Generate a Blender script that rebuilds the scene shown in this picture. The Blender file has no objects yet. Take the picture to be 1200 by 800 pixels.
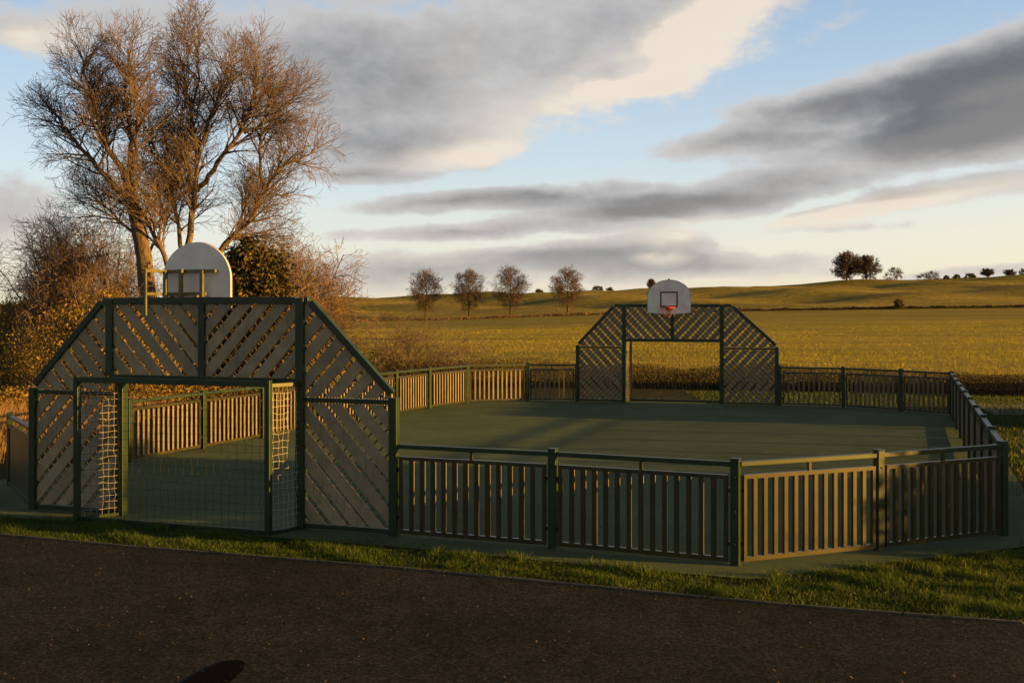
import bpy, math, random
import numpy as np
from mathutils import Vector, Matrix

R = math.radians
scene = bpy.context.scene
COL = scene.collection
random.seed(4)
RNG = np.random.default_rng(7)

# ------------------------------------------------------------------ survey of the place
EYE, F, HOR = 2.88, 1350.0, 362.5          # eye height, focal length (1200 px wide frame), horizon row


def G(x, y):
    """ground point (metres) surveyed from the photograph"""
    k = EYE / (y - HOR)
    return Vector(((x - 600) * k, F * k, 0))


def AT(x, y, Y):
    """point at known distance Y"""
    return Vector(((x - 600) / F * Y, Y, EYE - (y - HOR) / F * Y))


SUN_AZ, SUN_EL = -13.0, 6.8                   # azimuth measured from +X towards +Y
SUN = Vector((math.cos(R(SUN_AZ)) * math.cos(R(SUN_EL)), math.sin(R(SUN_AZ)) * math.cos(R(SUN_EL)), math.sin(R(SUN_EL))))
EXPOSURE = 1.62

# ------------------------------------------------------------------ materials


def new_mat(name):
    m = bpy.data.materials.new(name)
    m.use_nodes = True
    nt = m.node_tree
    return m, nt, nt.nodes['Principled BSDF']


def noise(nt, vec, scale, detail=4, rough=0.55):
    n = nt.nodes.new('ShaderNodeTexNoise')
    n.inputs['Scale'].default_value = scale
    n.inputs['Detail'].default_value = detail
    n.inputs['Roughness'].default_value = rough
    if vec is not None:
        nt.links.new(vec, n.inputs['Vector'])
    return n.outputs['Fac']


def ramp(nt, fac, stops):
    r = nt.nodes.new('ShaderNodeValToRGB')
    el = r.color_ramp.elements
    el[0].position, el[0].color = stops[0][0], (*stops[0][1], 1)
    el[1].position, el[1].color = stops[-1][0], (*stops[-1][1], 1)
    for p, c in stops[1:-1]:
        e = el.new(p)
        e.color = (*c, 1)
    nt.links.new(fac, r.inputs['Fac'])
    return r.outputs['Color']


def mixc(nt, fac, a, b, mode='MIX'):
    n = nt.nodes.new('ShaderNodeMix')
    n.data_type = 'RGBA'
    n.blend_type = mode
    for sock, v in ((n.inputs[0], fac), (n.inputs[6], a), (n.inputs[7], b)):
        if isinstance(v, (int, float)):
            sock.default_value = v
        elif isinstance(v, tuple):
            sock.default_value = (*v, 1)
        else:
            nt.links.new(v, sock)
    return n.outputs[2]


def mth(nt, op, a, b=None, c=None, clamp=False):
    n = nt.nodes.new('ShaderNodeMath')
    n.operation = op
    n.use_clamp = clamp
    for i, v in enumerate((a, b, c)):
        if v is None:
            continue
        if isinstance(v, (int, float)):
            n.inputs[i].default_value = v
        else:
            nt.links.new(v, n.inputs[i])
    return n.outputs[0]


def sstep(nt, v, lo, hi, a=0.0, b=1.0):
    n = nt.nodes.new('ShaderNodeMapRange')
    n.interpolation_type = 'SMOOTHSTEP'
    nt.links.new(v, n.inputs[0])
    n.inputs[1].default_value, n.inputs[2].default_value = lo, hi
    n.inputs[3].default_value, n.inputs[4].default_value = a, b
    return n.outputs[0]


def coords(nt, kind='Object'):
    return nt.nodes.new('ShaderNodeTexCoord').outputs[kind]


def position(nt):
    return nt.nodes.new('ShaderNodeNewGeometry').outputs['Position']


def stretch(nt, vec, sx, sy, sz):
    n = nt.nodes.new('ShaderNodeMapping')
    n.inputs['Scale'].default_value = (sx, sy, sz)
    nt.links.new(vec, n.inputs['Vector'])
    return n.outputs['Vector']


def bump(nt, bsdf, h, strength, dist=0.01):
    b = nt.nodes.new('ShaderNodeBump')
    b.inputs['Strength'].default_value = strength
    b.inputs['Distance'].default_value = dist
    nt.links.new(h, b.inputs['Height'])
    nt.links.new(b.outputs['Normal'], bsdf.inputs['Normal'])


def simple(name, c1, c2, scale, rough=0.6, bump_s=0.2, bump_d=0.003, spec=0.5, metal=0.0, world=True):
    m, nt, b = new_mat(name)
    v = position(nt) if world else coords(nt)
    f = noise(nt, v, scale, 6)
    nt.links.new(ramp(nt, f, [(0.35, c1), (0.65, c2)]), b.inputs['Base Color'])
    b.inputs['Roughness'].default_value = rough
    b.inputs['Specular IOR Level'].default_value = spec
    b.inputs['Metallic'].default_value = metal
    bump(nt, b, noise(nt, v, scale * 6, 3), bump_s, bump_d)
    return m


def leafy(name, cols, rough=0.75, trans=0.25):
    """foliage / grass: colour varies from leaf to leaf, a little light comes through"""
    m, nt, b = new_mat(name)
    g = nt.nodes.new('ShaderNodeNewGeometry')
    n = len(cols)
    c = ramp(nt, g.outputs['Random Per Island'], [(i / (n - 1), cc) for i, cc in enumerate(cols)])
    big = noise(nt, g.outputs['Position'], 0.45, 3)
    c = mixc(nt, 1.0, c, ramp(nt, big, [(0.3, (0.72, 0.72, 0.72)), (0.7, (1.15, 1.1, 1.0))]), 'MULTIPLY')
    nt.links.new(c, b.inputs['Base Color'])
    b.inputs['Roughness'].default_value = rough
    b.inputs['Specular IOR Level'].default_value = 0.25
    if trans:
        t = nt.nodes.new('ShaderNodeBsdfTranslucent')
        nt.links.new(c, t.inputs['Color'])
        mx = nt.nodes.new('ShaderNodeMixShader')
        mx.inputs[0].default_value = trans
        nt.links.new(b.outputs[0], mx.inputs[1])
        nt.links.new(t.outputs[0], mx.inputs[2])
        nt.links.new(mx.outputs[0], nt.nodes['Material Output'].inputs['Surface'])
    return m


M = {}
M['green'] = simple('green_paint', (0.008, 0.024, 0.009), (0.018, 0.038, 0.012), 3.0, 0.40, 0.12, 0.002, 0.35)
M['panel'] = simple('panel_paint', (0.021, 0.024, 0.0065), (0.040, 0.034, 0.008), 4.0, 0.34, 0.15, 0.002, 0.4)
M['tube'] = simple('tube_paint', (0.06, 0.07, 0.022), (0.13, 0.12, 0.05), 6.0, 0.4, 0.1, 0.002)


def board_mat(k=1.0, name='weathered_board'):
    m, nt, b = new_mat(name)
    v = position(nt)
    g = nt.nodes.new('ShaderNodeNewGeometry')
    f = noise(nt, v, 5, 6)
    c = ramp(nt, f, [(0.3, (0.170 * k, 0.149 * k, 0.100 * k)), (0.7, (0.250 * k, 0.216 * k, 0.146 * k))])
    c = mixc(nt, 1.0, c, ramp(nt, g.outputs['Random Per Island'], [(0, (0.78, 0.78, 0.80)), (1, (1.12, 1.08, 1.0))]), 'MULTIPLY')
    st = noise(nt, stretch(nt, v, 9, 9, 1.2), 3, 5)
    c = mixc(nt, sstep(nt, st, 0.55, 0.75), c, (0.10 * k, 0.10 * k, 0.055 * k))
    nt.links.new(c, b.inputs['Base Color'])
    b.inputs['Roughness'].default_value = 0.7
    bump(nt, b, noise(nt, stretch(nt, v, 40, 40, 4), 4, 4), 0.25, 0.003)
    return m


M['board'] = board_mat(1.25)
M['slat'] = board_mat(0.68, 'fence_slat')
M['lattice'] = simple('lattice_steel', (0.05, 0.04, 0.02), (0.09, 0.065, 0.03), 5, 0.5)
M['white'] = simple('white_board', (0.56, 0.57, 0.58), (0.76, 0.76, 0.75), 3.0, 0.45, 0.04, 0.002)
M['marking'] = simple('dark_red_marking', (0.06, 0.012, 0.012), (0.09, 0.02, 0.018), 8, 0.5)
M['edge'] = simple('board_edge', (0.03, 0.03, 0.035), (0.05, 0.05, 0.05), 8, 0.5)
M['rim'] = simple('orange_rim', (0.36, 0.06, 0.02), (0.48, 0.10, 0.04), 8, 0.4)
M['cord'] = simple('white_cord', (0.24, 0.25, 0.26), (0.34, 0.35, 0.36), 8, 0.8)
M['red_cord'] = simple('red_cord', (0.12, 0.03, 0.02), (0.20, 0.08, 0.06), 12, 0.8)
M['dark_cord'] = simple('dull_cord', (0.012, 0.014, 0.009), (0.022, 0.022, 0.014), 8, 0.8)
M['kerb'] = simple('kerb_concrete', (0.04, 0.037, 0.030), (0.10, 0.088, 0.07), 5, 0.85, 0.5, 0.006)


def bark_mat(name, a, b_, moss):
    m, nt, b = new_mat(name)
    v = position(nt)
    f = noise(nt, stretch(nt, v, 1, 1, 0.25), 9, 6)
    c = ramp(nt, f, [(0.3, a), (0.7, b_)])
    c = mixc(nt, sstep(nt, noise(nt, v, 1.3, 4), 0.5, 0.68, 0, 0.75), c, moss)
    nt.links.new(c, b.inputs['Base Color'])
    b.inputs['Roughness'].default_value = 0.9
    b.inputs['Specular IOR Level'].default_value = 0.2
    bump(nt, b, noise(nt, stretch(nt, v, 1, 1, 0.22), 11, 7, 0.65), 1.0, 0.09)
    return m


M['bark'] = bark_mat('bark', (0.060, 0.045, 0.030), (0.175, 0.13, 0.085), (0.12, 0.115, 0.04))
M['twig'] = simple('twig', (0.090, 0.072, 0.066), (0.160, 0.125, 0.110), 0.6, 0.85, 0, 0.001, 0.2)
M['thicket_twig'] = simple('thicket_twig', (0.13, 0.095, 0.07), (0.23, 0.17, 0.125), 0.6, 0.85, 0, 0.001, 0.2)
M['far_bark'] = simple('far_bark', (0.035, 0.026, 0.018), (0.07, 0.05, 0.032), 0.3, 0.9, 0, 0.001, 0.1)
M['far_twig'] = simple('far_twig', (0.075, 0.058, 0.046), (0.13, 0.098, 0.072), 0.2, 0.9, 0, 0.001, 0.1)
M['hill_leaf'] = leafy('hill_leaf', [(0.04, 0.038, 0.018), (0.075, 0.064, 0.028), (0.10, 0.08, 0.035)], 0.8, 0.1)
M['dead_leaf'] = leafy('dead_leaf', [(0.10, 0.075, 0.02), (0.22, 0.16, 0.034), (0.31, 0.215, 0.046), (0.17, 0.165, 0.034)], 0.75, 0.25)
M['evergreen'] = leafy('evergreen', [(0.018, 0.022, 0.008), (0.045, 0.045, 0.013), (0.12, 0.085, 0.022)], 0.6, 0.15)
M['bramble'] = leafy('bramble', [(0.009, 0.007, 0.005), (0.017, 0.012, 0.007), (0.028, 0.018, 0.009), (0.014, 0.013, 0.007)], 0.9, 0.0)
M['reed'] = leafy('reed', [(0.17, 0.11, 0.05), (0.28, 0.19, 0.09), (0.36, 0.26, 0.14)], 0.75, 0.3)
M['blade'] = leafy('grass_blade', [(0.020, 0.054, 0.007), (0.040, 0.090, 0.010), (0.066, 0.118, 0.014), (0.115, 0.122, 0.025)], 0.55, 0.35)
M['field_blade'] = leafy('field_blade', [(0.25, 0.25, 0.034), (0.30, 0.285, 0.042), (0.35, 0.315, 0.05)], 0.7, 0.35)
M['litter'] = leafy('fallen_leaf', [(0.025, 0.019, 0.014), (0.05, 0.037, 0.026), (0.10, 0.075, 0.055)], 0.8, 0.0)


def ground_mat():
    m, nt, b = new_mat('field_ground')
    v = position(nt)
    sx = nt.nodes.new('ShaderNodeSeparateXYZ')
    nt.links.new(v, sx.inputs[0])
    y = sx.outputs[1]
    band = noise(nt, stretch(nt, v, 0.010, 0.075, 0.0), 1.0, 6, 0.6)       # mown / grazed streaks
    patch = noise(nt, stretch(nt, v, 0.03, 0.045, 0.0), 1.0, 5, 0.6)
    fine = noise(nt, v, 1.4, 6, 0.7)
    near = ramp(nt, fine, [(0.3, (0.022, 0.036, 0.010)), (0.55, (0.045, 0.055, 0.015)), (0.75, (0.075, 0.065, 0.024))])
    mead = ramp(nt, band, [(0.30, (0.18, 0.20, 0.026)), (0.5, (0.36, 0.34, 0.044)), (0.70, (0.49, 0.41, 0.072))])
    mead = mixc(nt, sstep(nt, patch, 0.54, 0.70, 0, 0.7), mead, (0.15, 0.16, 0.030))
    mead = mixc(nt, 1.0, mead, ramp(nt, fine, [(0.25, (0.6, 0.6, 0.6)), (0.75, (1.25, 1.2, 1.15))]), 'MULTIPLY')
    hill = ramp(nt, noise(nt, stretch(nt, v, 0.007, 0.03, 0.0), 1.0, 6, 0.65), [(0.34, (0.19, 0.175, 0.036)), (0.5, (0.38, 0.33, 0.05)), (0.66, (0.50, 0.40, 0.075))])
    hill = mixc(nt, 1.0, hill, ramp(nt, noise(nt, v, 0.35, 5, 0.7), [(0.3, (0.6, 0.6, 0.6)), (0.7, (1.2, 1.2, 1.2))]), 'MULTIPLY')
    wob = mth(nt, 'MULTIPLY_ADD', noise(nt, v, 0.25, 4), 9.0, y)
    c = mixc(nt, sstep(nt, wob, 50, 58), near, mead)
    c = mixc(nt, sstep(nt, y, 351, 356), c, hill)
    nt.links.new(c, b.inputs['Base Color'])
    b.inputs['Roughness'].default_value = 0.9
    b.inputs['Specular IOR Level'].default_value = 0.1
    h = mth(nt, 'ADD', noise(nt, v, 3.5, 6, 0.8), mth(nt, 'MULTIPLY', noise(nt, v, 0.5, 3), 2.0))
    h = mth(nt, 'MULTIPLY_ADD', noise(nt, stretch(nt, v, 0.05, 0.11, 0.0), 1.0, 4, 0.6), 5.0, h)
    bump(nt, b, h, 1.0, 2.5)
    return m


M['ground'] = ground_mat()


def court_mat():
    m, nt, b = new_mat('court_turf')
    v = position(nt)
    c = ramp(nt, noise(nt, v, 0.35, 6, 0.6), [(0.3, (0.058, 0.086, 0.050)), (0.7, (0.088, 0.120, 0.074))])
    c = mixc(nt, sstep(nt, noise(nt, v, 1.7, 5, 0.65), 0.54, 0.72, 0, 0.6), c, (0.112, 0.142, 0.090))
    c = mixc(nt, 1.0, c, ramp(nt, noise(nt, v, 60, 3, 0.7), [(0.3, (0.6, 0.6, 0.6)), (0.7, (1.35, 1.35, 1.35))]), 'MULTIPLY')
    wear = noise(nt, stretch(nt, v, 0.6, 2.2, 1), 1.2, 6, 0.7)
    c = mixc(nt, sstep(nt, wear, 0.56, 0.70, 0, 0.45), c, (0.046, 0.062, 0.040))
    nt.links.new(c, b.inputs['Base Color'])
    b.inputs['Roughness'].default_value = 0.95
    b.inputs['Specular IOR Level'].default_value = 0.06
    bump(nt, b, noise(nt, v, 90, 3, 0.7), 0.7, 0.012)
    return m


M['court'] = court_mat()


def asphalt_mat():
    m, nt, b = new_mat('asphalt')
    v = position(nt)
    c = ramp(nt, noise(nt, v, 0.55, 6, 0.6), [(0.3, (0.0102, 0.0135, 0.0175)), (0.7, (0.0195, 0.0235, 0.0285))])
    st = noise(nt, v, 26, 5, 0.85)
    c = mixc(nt, 1.0, c, ramp(nt, st, [(0.36, (0.30, 0.30, 0.31)), (0.5, (0.9, 0.9, 0.9)), (0.64, (2.6, 2.35, 2.1))]), 'MULTIPLY')
    c = mixc(nt, 1.0, c, ramp(nt, noise(nt, v, 4.5, 5, 0.7), [(0.3, (0.7, 0.7, 0.72)), (0.7, (1.35, 1.28, 1.2))]), 'MULTIPLY')
    vo = nt.nodes.new('ShaderNodeTexVoronoi')
    vo.inputs['Scale'].default_value = 26
    nt.links.new(v, vo.inputs['Vector'])
    chip = mth(nt, 'MULTIPLY', sstep(nt, vo.outputs['Distance'], 0.22, 0.12), sstep(nt, noise(nt, v, 1.1, 4), 0.46, 0.62))
    c = mixc(nt, mth(nt, 'MULTIPLY', chip, 0.5), c, (0.12, 0.095, 0.075))
    v2 = nt.nodes.new('ShaderNodeTexVoronoi')
    v2.inputs['Scale'].default_value = 48
    nt.links.new(v, v2.inputs['Vector'])
    chip2 = mth(nt, 'MULTIPLY', sstep(nt, v2.outputs['Distance'], 0.30, 0.16), sstep(nt, noise(nt, v, 0.8, 5, 0.65), 0.44, 0.66))
    c = mixc(nt, mth(nt, 'MULTIPLY', chip2, 0.55), c, (0.11, 0.072, 0.045))
    nt.links.new(c, b.inputs['Base Color'])
    b.inputs['Roughness'].default_value = 0.95
    b.inputs['Specular IOR Level'].default_value = 0.05
    bump(nt, b, noise(nt, v, 70, 3, 0.8), 0.8, 0.012)
    return m


M['asphalt'] = asphalt_mat()
M['tar'] = simple('fresh_tar', (0.0028, 0.0029, 0.003), (0.005, 0.005, 0.005), 30, 0.95, 0.5, 0.006, 0.02)
M['gravel'] = simple('far_path', (0.055, 0.05, 0.045), (0.10, 0.09, 0.075), 3, 0.9, 0.5, 0.02)

# ------------------------------------------------------------------ object helpers


def tag(o, label=None, cat=None, group=None, kind=None):
    if label:
        o['label'] = label
    if cat:
        o['category'] = cat
    if group:
        o['group'] = group
    if kind:
        o['kind'] = kind
    return o


def empty(name, loc=(0, 0, 0), rz=0.0):
    o = bpy.data.objects.new(name, None)
    o.empty_display_size = 0.3
    o.location = loc
    o.rotation_euler = (0, 0, rz)
    COL.objects.link(o)
    return o


def link(name, me, m, parent=None, smooth=False, bevel=0.0):
    if m is not None:
        me.materials.append(m)
    if smooth:
        me.polygons.foreach_set('use_smooth', np.ones(len(me.polygons), bool))
    o = bpy.data.objects.new(name, me)
    COL.objects.link(o)
    o.parent = parent
    if bevel:
        bv = o.modifiers.new('bevel', 'BEVEL')
        bv.width, bv.segments, bv.limit_method = bevel, 2, 'ANGLE'
    return o


class MB:
    def __init__(self):
        self.v, self.f = [], []

    def add(self, vs, fs):
        n = len(self.v)
        self.v += [tuple(p) for p in vs]
        self.f += [tuple(n + i for i in f) for f in fs]

    def box(self, x0, x1, y0, y1, z0, z1):
        self.add([(x0, y0, z0), (x1, y0, z0), (x1, y1, z0), (x0, y1, z0), (x0, y0, z1), (x1, y0, z1), (x1, y1, z1), (x0, y1, z1)],
                 [(3, 2, 1, 0), (4, 5, 6, 7), (0, 1, 5, 4), (1, 2, 6, 5), (2, 3, 7, 6), (3, 0, 4, 7)])

    def beam(self, p, q, w, h, up=(0, 0, 1)):
        """rectangular bar from p to q, w across, h along `up`"""
        p, q, up = Vector(p), Vector(q), Vector(up)
        d = (q - p).normalized()
        s = d.cross(up).normalized() * (w / 2)
        u = s.cross(d).normalized() * (h / 2)
        c = [-s - u, s - u, s + u, -s + u]
        self.add([p + k for k in c] + [q + k for k in c],
                 [(0, 1, 2, 3), (7, 6, 5, 4), (1, 0, 4, 5), (2, 1, 5, 6), (3, 2, 6, 7), (0, 3, 7, 4)])

    def tube(self, pts, r, k=8, closed=False):
        pts = [Vector(p) for p in pts]
        rs = r if isinstance(r, (list, tuple)) else [r] * len(pts)
        n = len(pts)
        base = len(self.v)
        for i, p in enumerate(pts):
            if closed:
                d = pts[(i + 1) % n] - pts[i - 1]
            else:
                d = pts[min(i + 1, n - 1)] - pts[max(i - 1, 0)]
            d.normalize()
            a = Vector((0, 0, 1)) if abs(d.z) < 0.9 else Vector((1, 0, 0))
            s = d.cross(a).normalized()
            t = s.cross(d)
            for j in range(k):
                an = 2 * math.pi * j / k
                self.v.append(tuple(p + (s * math.cos(an) + t * math.sin(an)) * rs[i]))
        for i in range(n if closed else n - 1):
            for j in range(k):
                a0, a1 = base + i * k + j, base + i * k + (j + 1) % k
                i2 = (i + 1) % n
                b0, b1 = base + i2 * k + j, base + i2 * k + (j + 1) % k
                self.f.append((a0, b0, b1, a1))
        if not closed:
            self.f.append(tuple(base + j for j in range(k)))
            self.f.append(tuple(base + (n - 1) * k + j for j in reversed(range(k))))

    def prism(self, poly, y0, y1):
        """polygon in the x-z plane, extruded along y"""
        n = len(poly)
        self.add([(x, y0, z) for x, z in poly] + [(x, y1, z) for x, z in poly],
                 [tuple(range(n)), tuple(reversed(range(n, 2 * n)))] + [(i, i + n, (i + 1) % n + n, (i + 1) % n) for i in range(n)])

    def build(self, name, m, parent=None, smooth=False, bevel=0.0):
        me = bpy.data.meshes.new(name)
        me.from_pydata(self.v, [], self.f)
        import bmesh
        bm = bmesh.new()
        bm.from_mesh(me)
        bmesh.ops.recalc_face_normals(bm, faces=bm.faces)
        bm.to_mesh(me)
        bm.free()
        me.update()
        return link(name, me, m, parent, smooth, bevel)


def np_mesh(name, verts, faces, m, parent=None, smooth=False):
    """verts (n,3), faces (k,3|4)"""
    verts = np.asarray(verts, np.float32)
    faces = np.asarray(faces, np.int32)
    me = bpy.data.meshes.new(name)
    k = faces.shape[1]
    me.vertices.add(len(verts))
    me.vertices.foreach_set('co', verts.ravel())
    me.loops.add(faces.size)
    me.loops.foreach_set('vertex_index', faces.ravel())
    me.polygons.add(len(faces))
    me.polygons.foreach_set('loop_start', np.arange(0, faces.size, k, dtype=np.int32))
    me.update(calc_edges=True)
    me.validate()
    return link(name, me, m, parent, smooth)


def clip(poly, nx, nz, c):
    """keep nx*x+nz*z <= c"""
    out = []
    for i in range(len(poly)):
        a, b = poly[i - 1], poly[i]
        da, db = nx * a[0] + nz * a[1] - c, nx * b[0] + nz * b[1] - c
        if (da <= 0) != (db <= 0):
            t = da / (da - db)
            out.append((a[0] + (b[0] - a[0]) * t, a[1] + (b[1] - a[1]) * t))
        if db <= 0:
            out.append(b)
    return out


# ------------------------------------------------------------------ terrain
ZS_X = [-700, -270, -67, -45, 13, 93, 147, 178, 267, 700]
ZS_Z = [5.0, 6.2, 8.2, 9.4, 11.1, 14.4, 16.4, 17.1, 19.1, 24.0]
ZF_X = [-500, -120, -39, -21, 16, 31, 73, 119, 156, 500]
ZF_Z = [-1.5, -1.0, -0.75, -0.36, 0.94, 1.3, 2.3, 3.0, 3.4, 6.0]


def terrain(X, Y):
    X, Y = np.asarray(X, float), np.asarray(Y, float)
    zf, zs = np.interp(X * 350 / np.maximum(Y, 200), ZF_X, ZF_Z), np.interp(X * 600 / np.maximum(Y, 350), ZS_X, ZS_Z)
    a = np.clip((Y - 55) / 295, 0, 1)
    b = np.clip((Y - 350) / 250, 0, 1)
    z = zf * (a ** 1.3) * (Y <= 350) + (zf + (zs - zf) * (b ** 0.9)) * (Y > 350)
    z = np.where(Y > 600, zs - (Y - 600) * 0.03, z)
    lump = 0.35 * np.sin(X * 0.09 + Y * 0.05) + 0.25 * np.sin(X * 0.05 - Y * 0.11 + 1.3) + 0.5 * np.sin(X * 0.021 + Y * 0.03 + 4)
    return z + lump * np.clip((Y - 355) / 60, 0, 1) * np.clip((640 - Y) / 60, 0, 1) * 2.6


ys = np.concatenate([np.arange(-80, 60, 10), np.arange(60, 345, 8), np.arange(345, 640, 6), np.array([660, 700, 800, 1000, 1400, 2000])])
xs = np.concatenate([np.array([-2500, -1500, -1000, -700]), np.arange(-500, 501, 10), np.array([700, 1000, 1500, 2500])])
XX, YY = np.meshgrid(xs, ys)
ZZ = terrain(XX, YY)
nx_, ny_ = len(xs), len(ys)
idx = np.arange(nx_ * ny_).reshape(ny_, nx_)
quads = np.stack([idx[:-1, :-1], idx[:-1, 1:], idx[1:, 1:], idx[1:, :-1]], -1).reshape(-1, 4)
tag(np_mesh('ground', np.stack([XX, YY, ZZ], -1).reshape(-1, 3), quads, M['ground'], smooth=True), kind='structure')


def sheet(name, pts, z, m):
    me = bpy.data.meshes.new(name)
    me.from_pydata([(p[0], p[1], z) for p in pts], [], [tuple(range(len(pts)))])
    me.update()
    if me.polygons[0].normal.z < 0:
        me.flip_normals()
    return tag(link(name, me, m), kind='structure')


# court outline, metres
OL, OR_ = G(40, 597), G(462, 628)
P1, P2, P3, P4 = G(648, 643), G(862, 663), G(1030, 645.5), G(1175, 628)
FR0, FR1, FR2, FR3 = G(914, 475.5), G(988.6, 477.5), G(1056, 482.3), G(1115, 487)
FL0, FL1, FL2, FL3, FL4 = G(676, 470.4), G(618, 470), G(547.8, 472.4), G(503, 478.6), G(464, 485)
SA, SB, L1 = G(238, 526), G(151, 542), G(12, 570)
outline = [OL, OR_, P2, P4, FR3, FR1, FR0, FL1, FL2, SA, SB, L1]


def offset_poly(pts, d):
    out = []
    n = len(pts)
    for i in range(n):
        a, b, c = pts[i - 1], pts[i], pts[(i + 1) % n]
        n1 = Vector(((b - a).y, -(b - a).x, 0)).normalized()
        n2 = Vector(((c - b).y, -(c - b).x, 0)).normalized()
        m = (n1 + n2).normalized()
        out.append(b + m * (d / max(0.5, m.dot(n1))))
    return out


apron = offset_poly(outline, 0.62)
sheet('court_surface', apron, 0.012, M['court'])

edge_px = [(0, 627), (150, 641), (300, 652.5), (450, 665), (600, 679), (740, 692.5), (924, 710), (1200, 731)]
edge = [G(*p) for p in edge_px]
d0, d1 = (edge[0] - edge[1]).normalized(), (edge[-1] - edge[-2]).normalized()
edge = [edge[0] + d0 * 40] + edge + [edge[-1] + d1 * 30]
sheet('path', edge + [Vector((60, -40, 0)), Vector((-60, -40, 0))], 0.008, M['asphalt'])
kb = MB()
for a, b in zip(edge[1:-2], edge[2:-1]):
    n = max(1, round((b - a).length / 0.9))
    for i in range(n):
        p, q = a.lerp(b, i / n), a.lerp(b, (i + 1) / n)
        g = (q - p).normalized() * 0.006
        z = 0.002 + 0.004 * random.random()
        kb.beam(p + g + Vector((0, 0, z)), q - g + Vector((0, 0, z)), 0.035, 0.05)
tag(kb.build('kerb', M['kerb'], bevel=0.008), kind='structure')
# dark tar patch
tp = [G(x, y) for x, y in [(214, 801), (232, 790), (250, 781), (264, 775.5), (279, 774), (288, 778), (284, 787), (270, 800), (262, 812), (226, 812)]]
sheet('tar_patch', tp, 0.013, M['tar'])
# side path beyond the court on the right
sheet('side_path', [Vector((13.2, 31.5, 0)), Vector((60, 27, 0)), Vector((60, 31, 0)), Vector((14.0, 35.2, 0))], 0.010, M['gravel'])

# ------------------------------------------------------------------ railing fences
POST_H = 1.20


def fence(name, pts, label, start_post=True, end_post=True, solid=False):
    """pts run so that the court lies on the left of the direction of travel"""
    o0 = Vector(pts[0])
    root = tag(empty(name, o0), label, 'fence', 'railing fences around the games court')
    for i, p in enumerate(pts):
        if (i == 0 and not start_post) or (i == len(pts) - 1 and not end_post):
            continue
        d = (Vector(pts[min(i + 1, len(pts) - 1)]) - Vector(pts[max(i - 1, 0)])).normalized()
        s = Vector((d.y, -d.x, 0))
        c = Vector(p) - o0
        mb = MB()
        mb.beam(c, c + Vector((0, 0, POST_H)), 0.10, 0.10, d)
        mb.beam(c + Vector((0, 0, POST_H)), c + Vector((0, 0, POST_H + 0.012)), 0.108, 0.108, d)
        for z in (0.25, 0.62, 1.0):          # clamp bolts on the post face
            q = c + s * 0.05 + Vector((0, 0, z))
            mb.beam(q, q + s * 0.012, 0.022, 0.022)
        mb.build('post', M['green'], root, bevel=0.006)
    for a, b in zip(pts[:-1], pts[1:]):
        a, b = Vector(a) - o0, Vector(b) - o0
        d = (b - a).normalized()
        L = (b - a).length
        out = Vector((d.y, -d.x, 0))                     # away from the court
        Z = lambda z: Vector((0, 0, z))
        hr = MB()
        hr.beam(a + d * 0.052 + Z(1.145), b - d * 0.052 + Z(1.145), 0.075, 0.055)
        hr.build('handrail', M['green'], root, bevel=0.006)
        x0, x1 = 0.085, L - 0.085
        pn = MB()
        oo = out * 0.020
        pn.beam(a + d * x0 + Z(1.0) + oo, a + d * x1 + Z(1.0) + oo, 0.05, 0.045)
        pn.beam(a + d * x0 + Z(0.075) + oo, a + d * x1 + Z(0.075) + oo, 0.05, 0.05)
        pn.beam(a + d * (x0 + 0.02) + Z(0.101) + oo, a + d * (x0 + 0.02) + Z(0.977) + oo, 0.048, 0.04, d)
        pn.beam(a + d * (x1 - 0.02) + Z(0.101) + oo, a + d * (x1 - 0.02) + Z(0.977) + oo, 0.048, 0.04, d)
        pn.beam(a + d * (L / 2) + Z(1.023), a + d * (L / 2) + Z(1.117), 0.035, 0.035, d)
        for z in (0.25, 0.85):               # lugs to the posts
            pn.beam(a + d * 0.05 + Z(z), a + d * x0 + Z(z), 0.03, 0.05)
            pn.beam(a + d * x1 + Z(z), a + d * (L - 0.05) + Z(z), 0.03, 0.05)
        n = max(6, round((x1 - x0) / 0.148))
        pitch = (x1 - x0 - 0.04) / n
        bd = MB()
        if solid:
            pn.beam(a + d * (x0 + 0.045) + Z(0.539) + oo, a + d * (x1 - 0.045) + Z(0.539) + oo, 0.012, 0.87)
        for k in range(0 if solid else n):
            if k:
                q = a + d * (x0 + 0.02 + pitch * k) + out * 0.020
                pn.beam(q + Z(0.101), q + Z(0.977), 0.034, 0.050, d)
            if not k:
                continue
            q = a + d * (x0 + 0.02 + pitch * k + random.uniform(-.004, .004)) - out * 0.010
            zt = 0.972 + random.uniform(-.008, .004)
            bd.beam(q + Z(0.104), q + Z(zt), 0.014, 0.052, d)
        pnl = pn.build('railing_panel', M['green' if solid else 'panel'], root)
        if not solid:
            bd.build('board_infill', M['slat'], pnl)
    return root


def split(a, b, n):
    return [a.lerp(b, i / n) for i in range(n + 1)]


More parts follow.
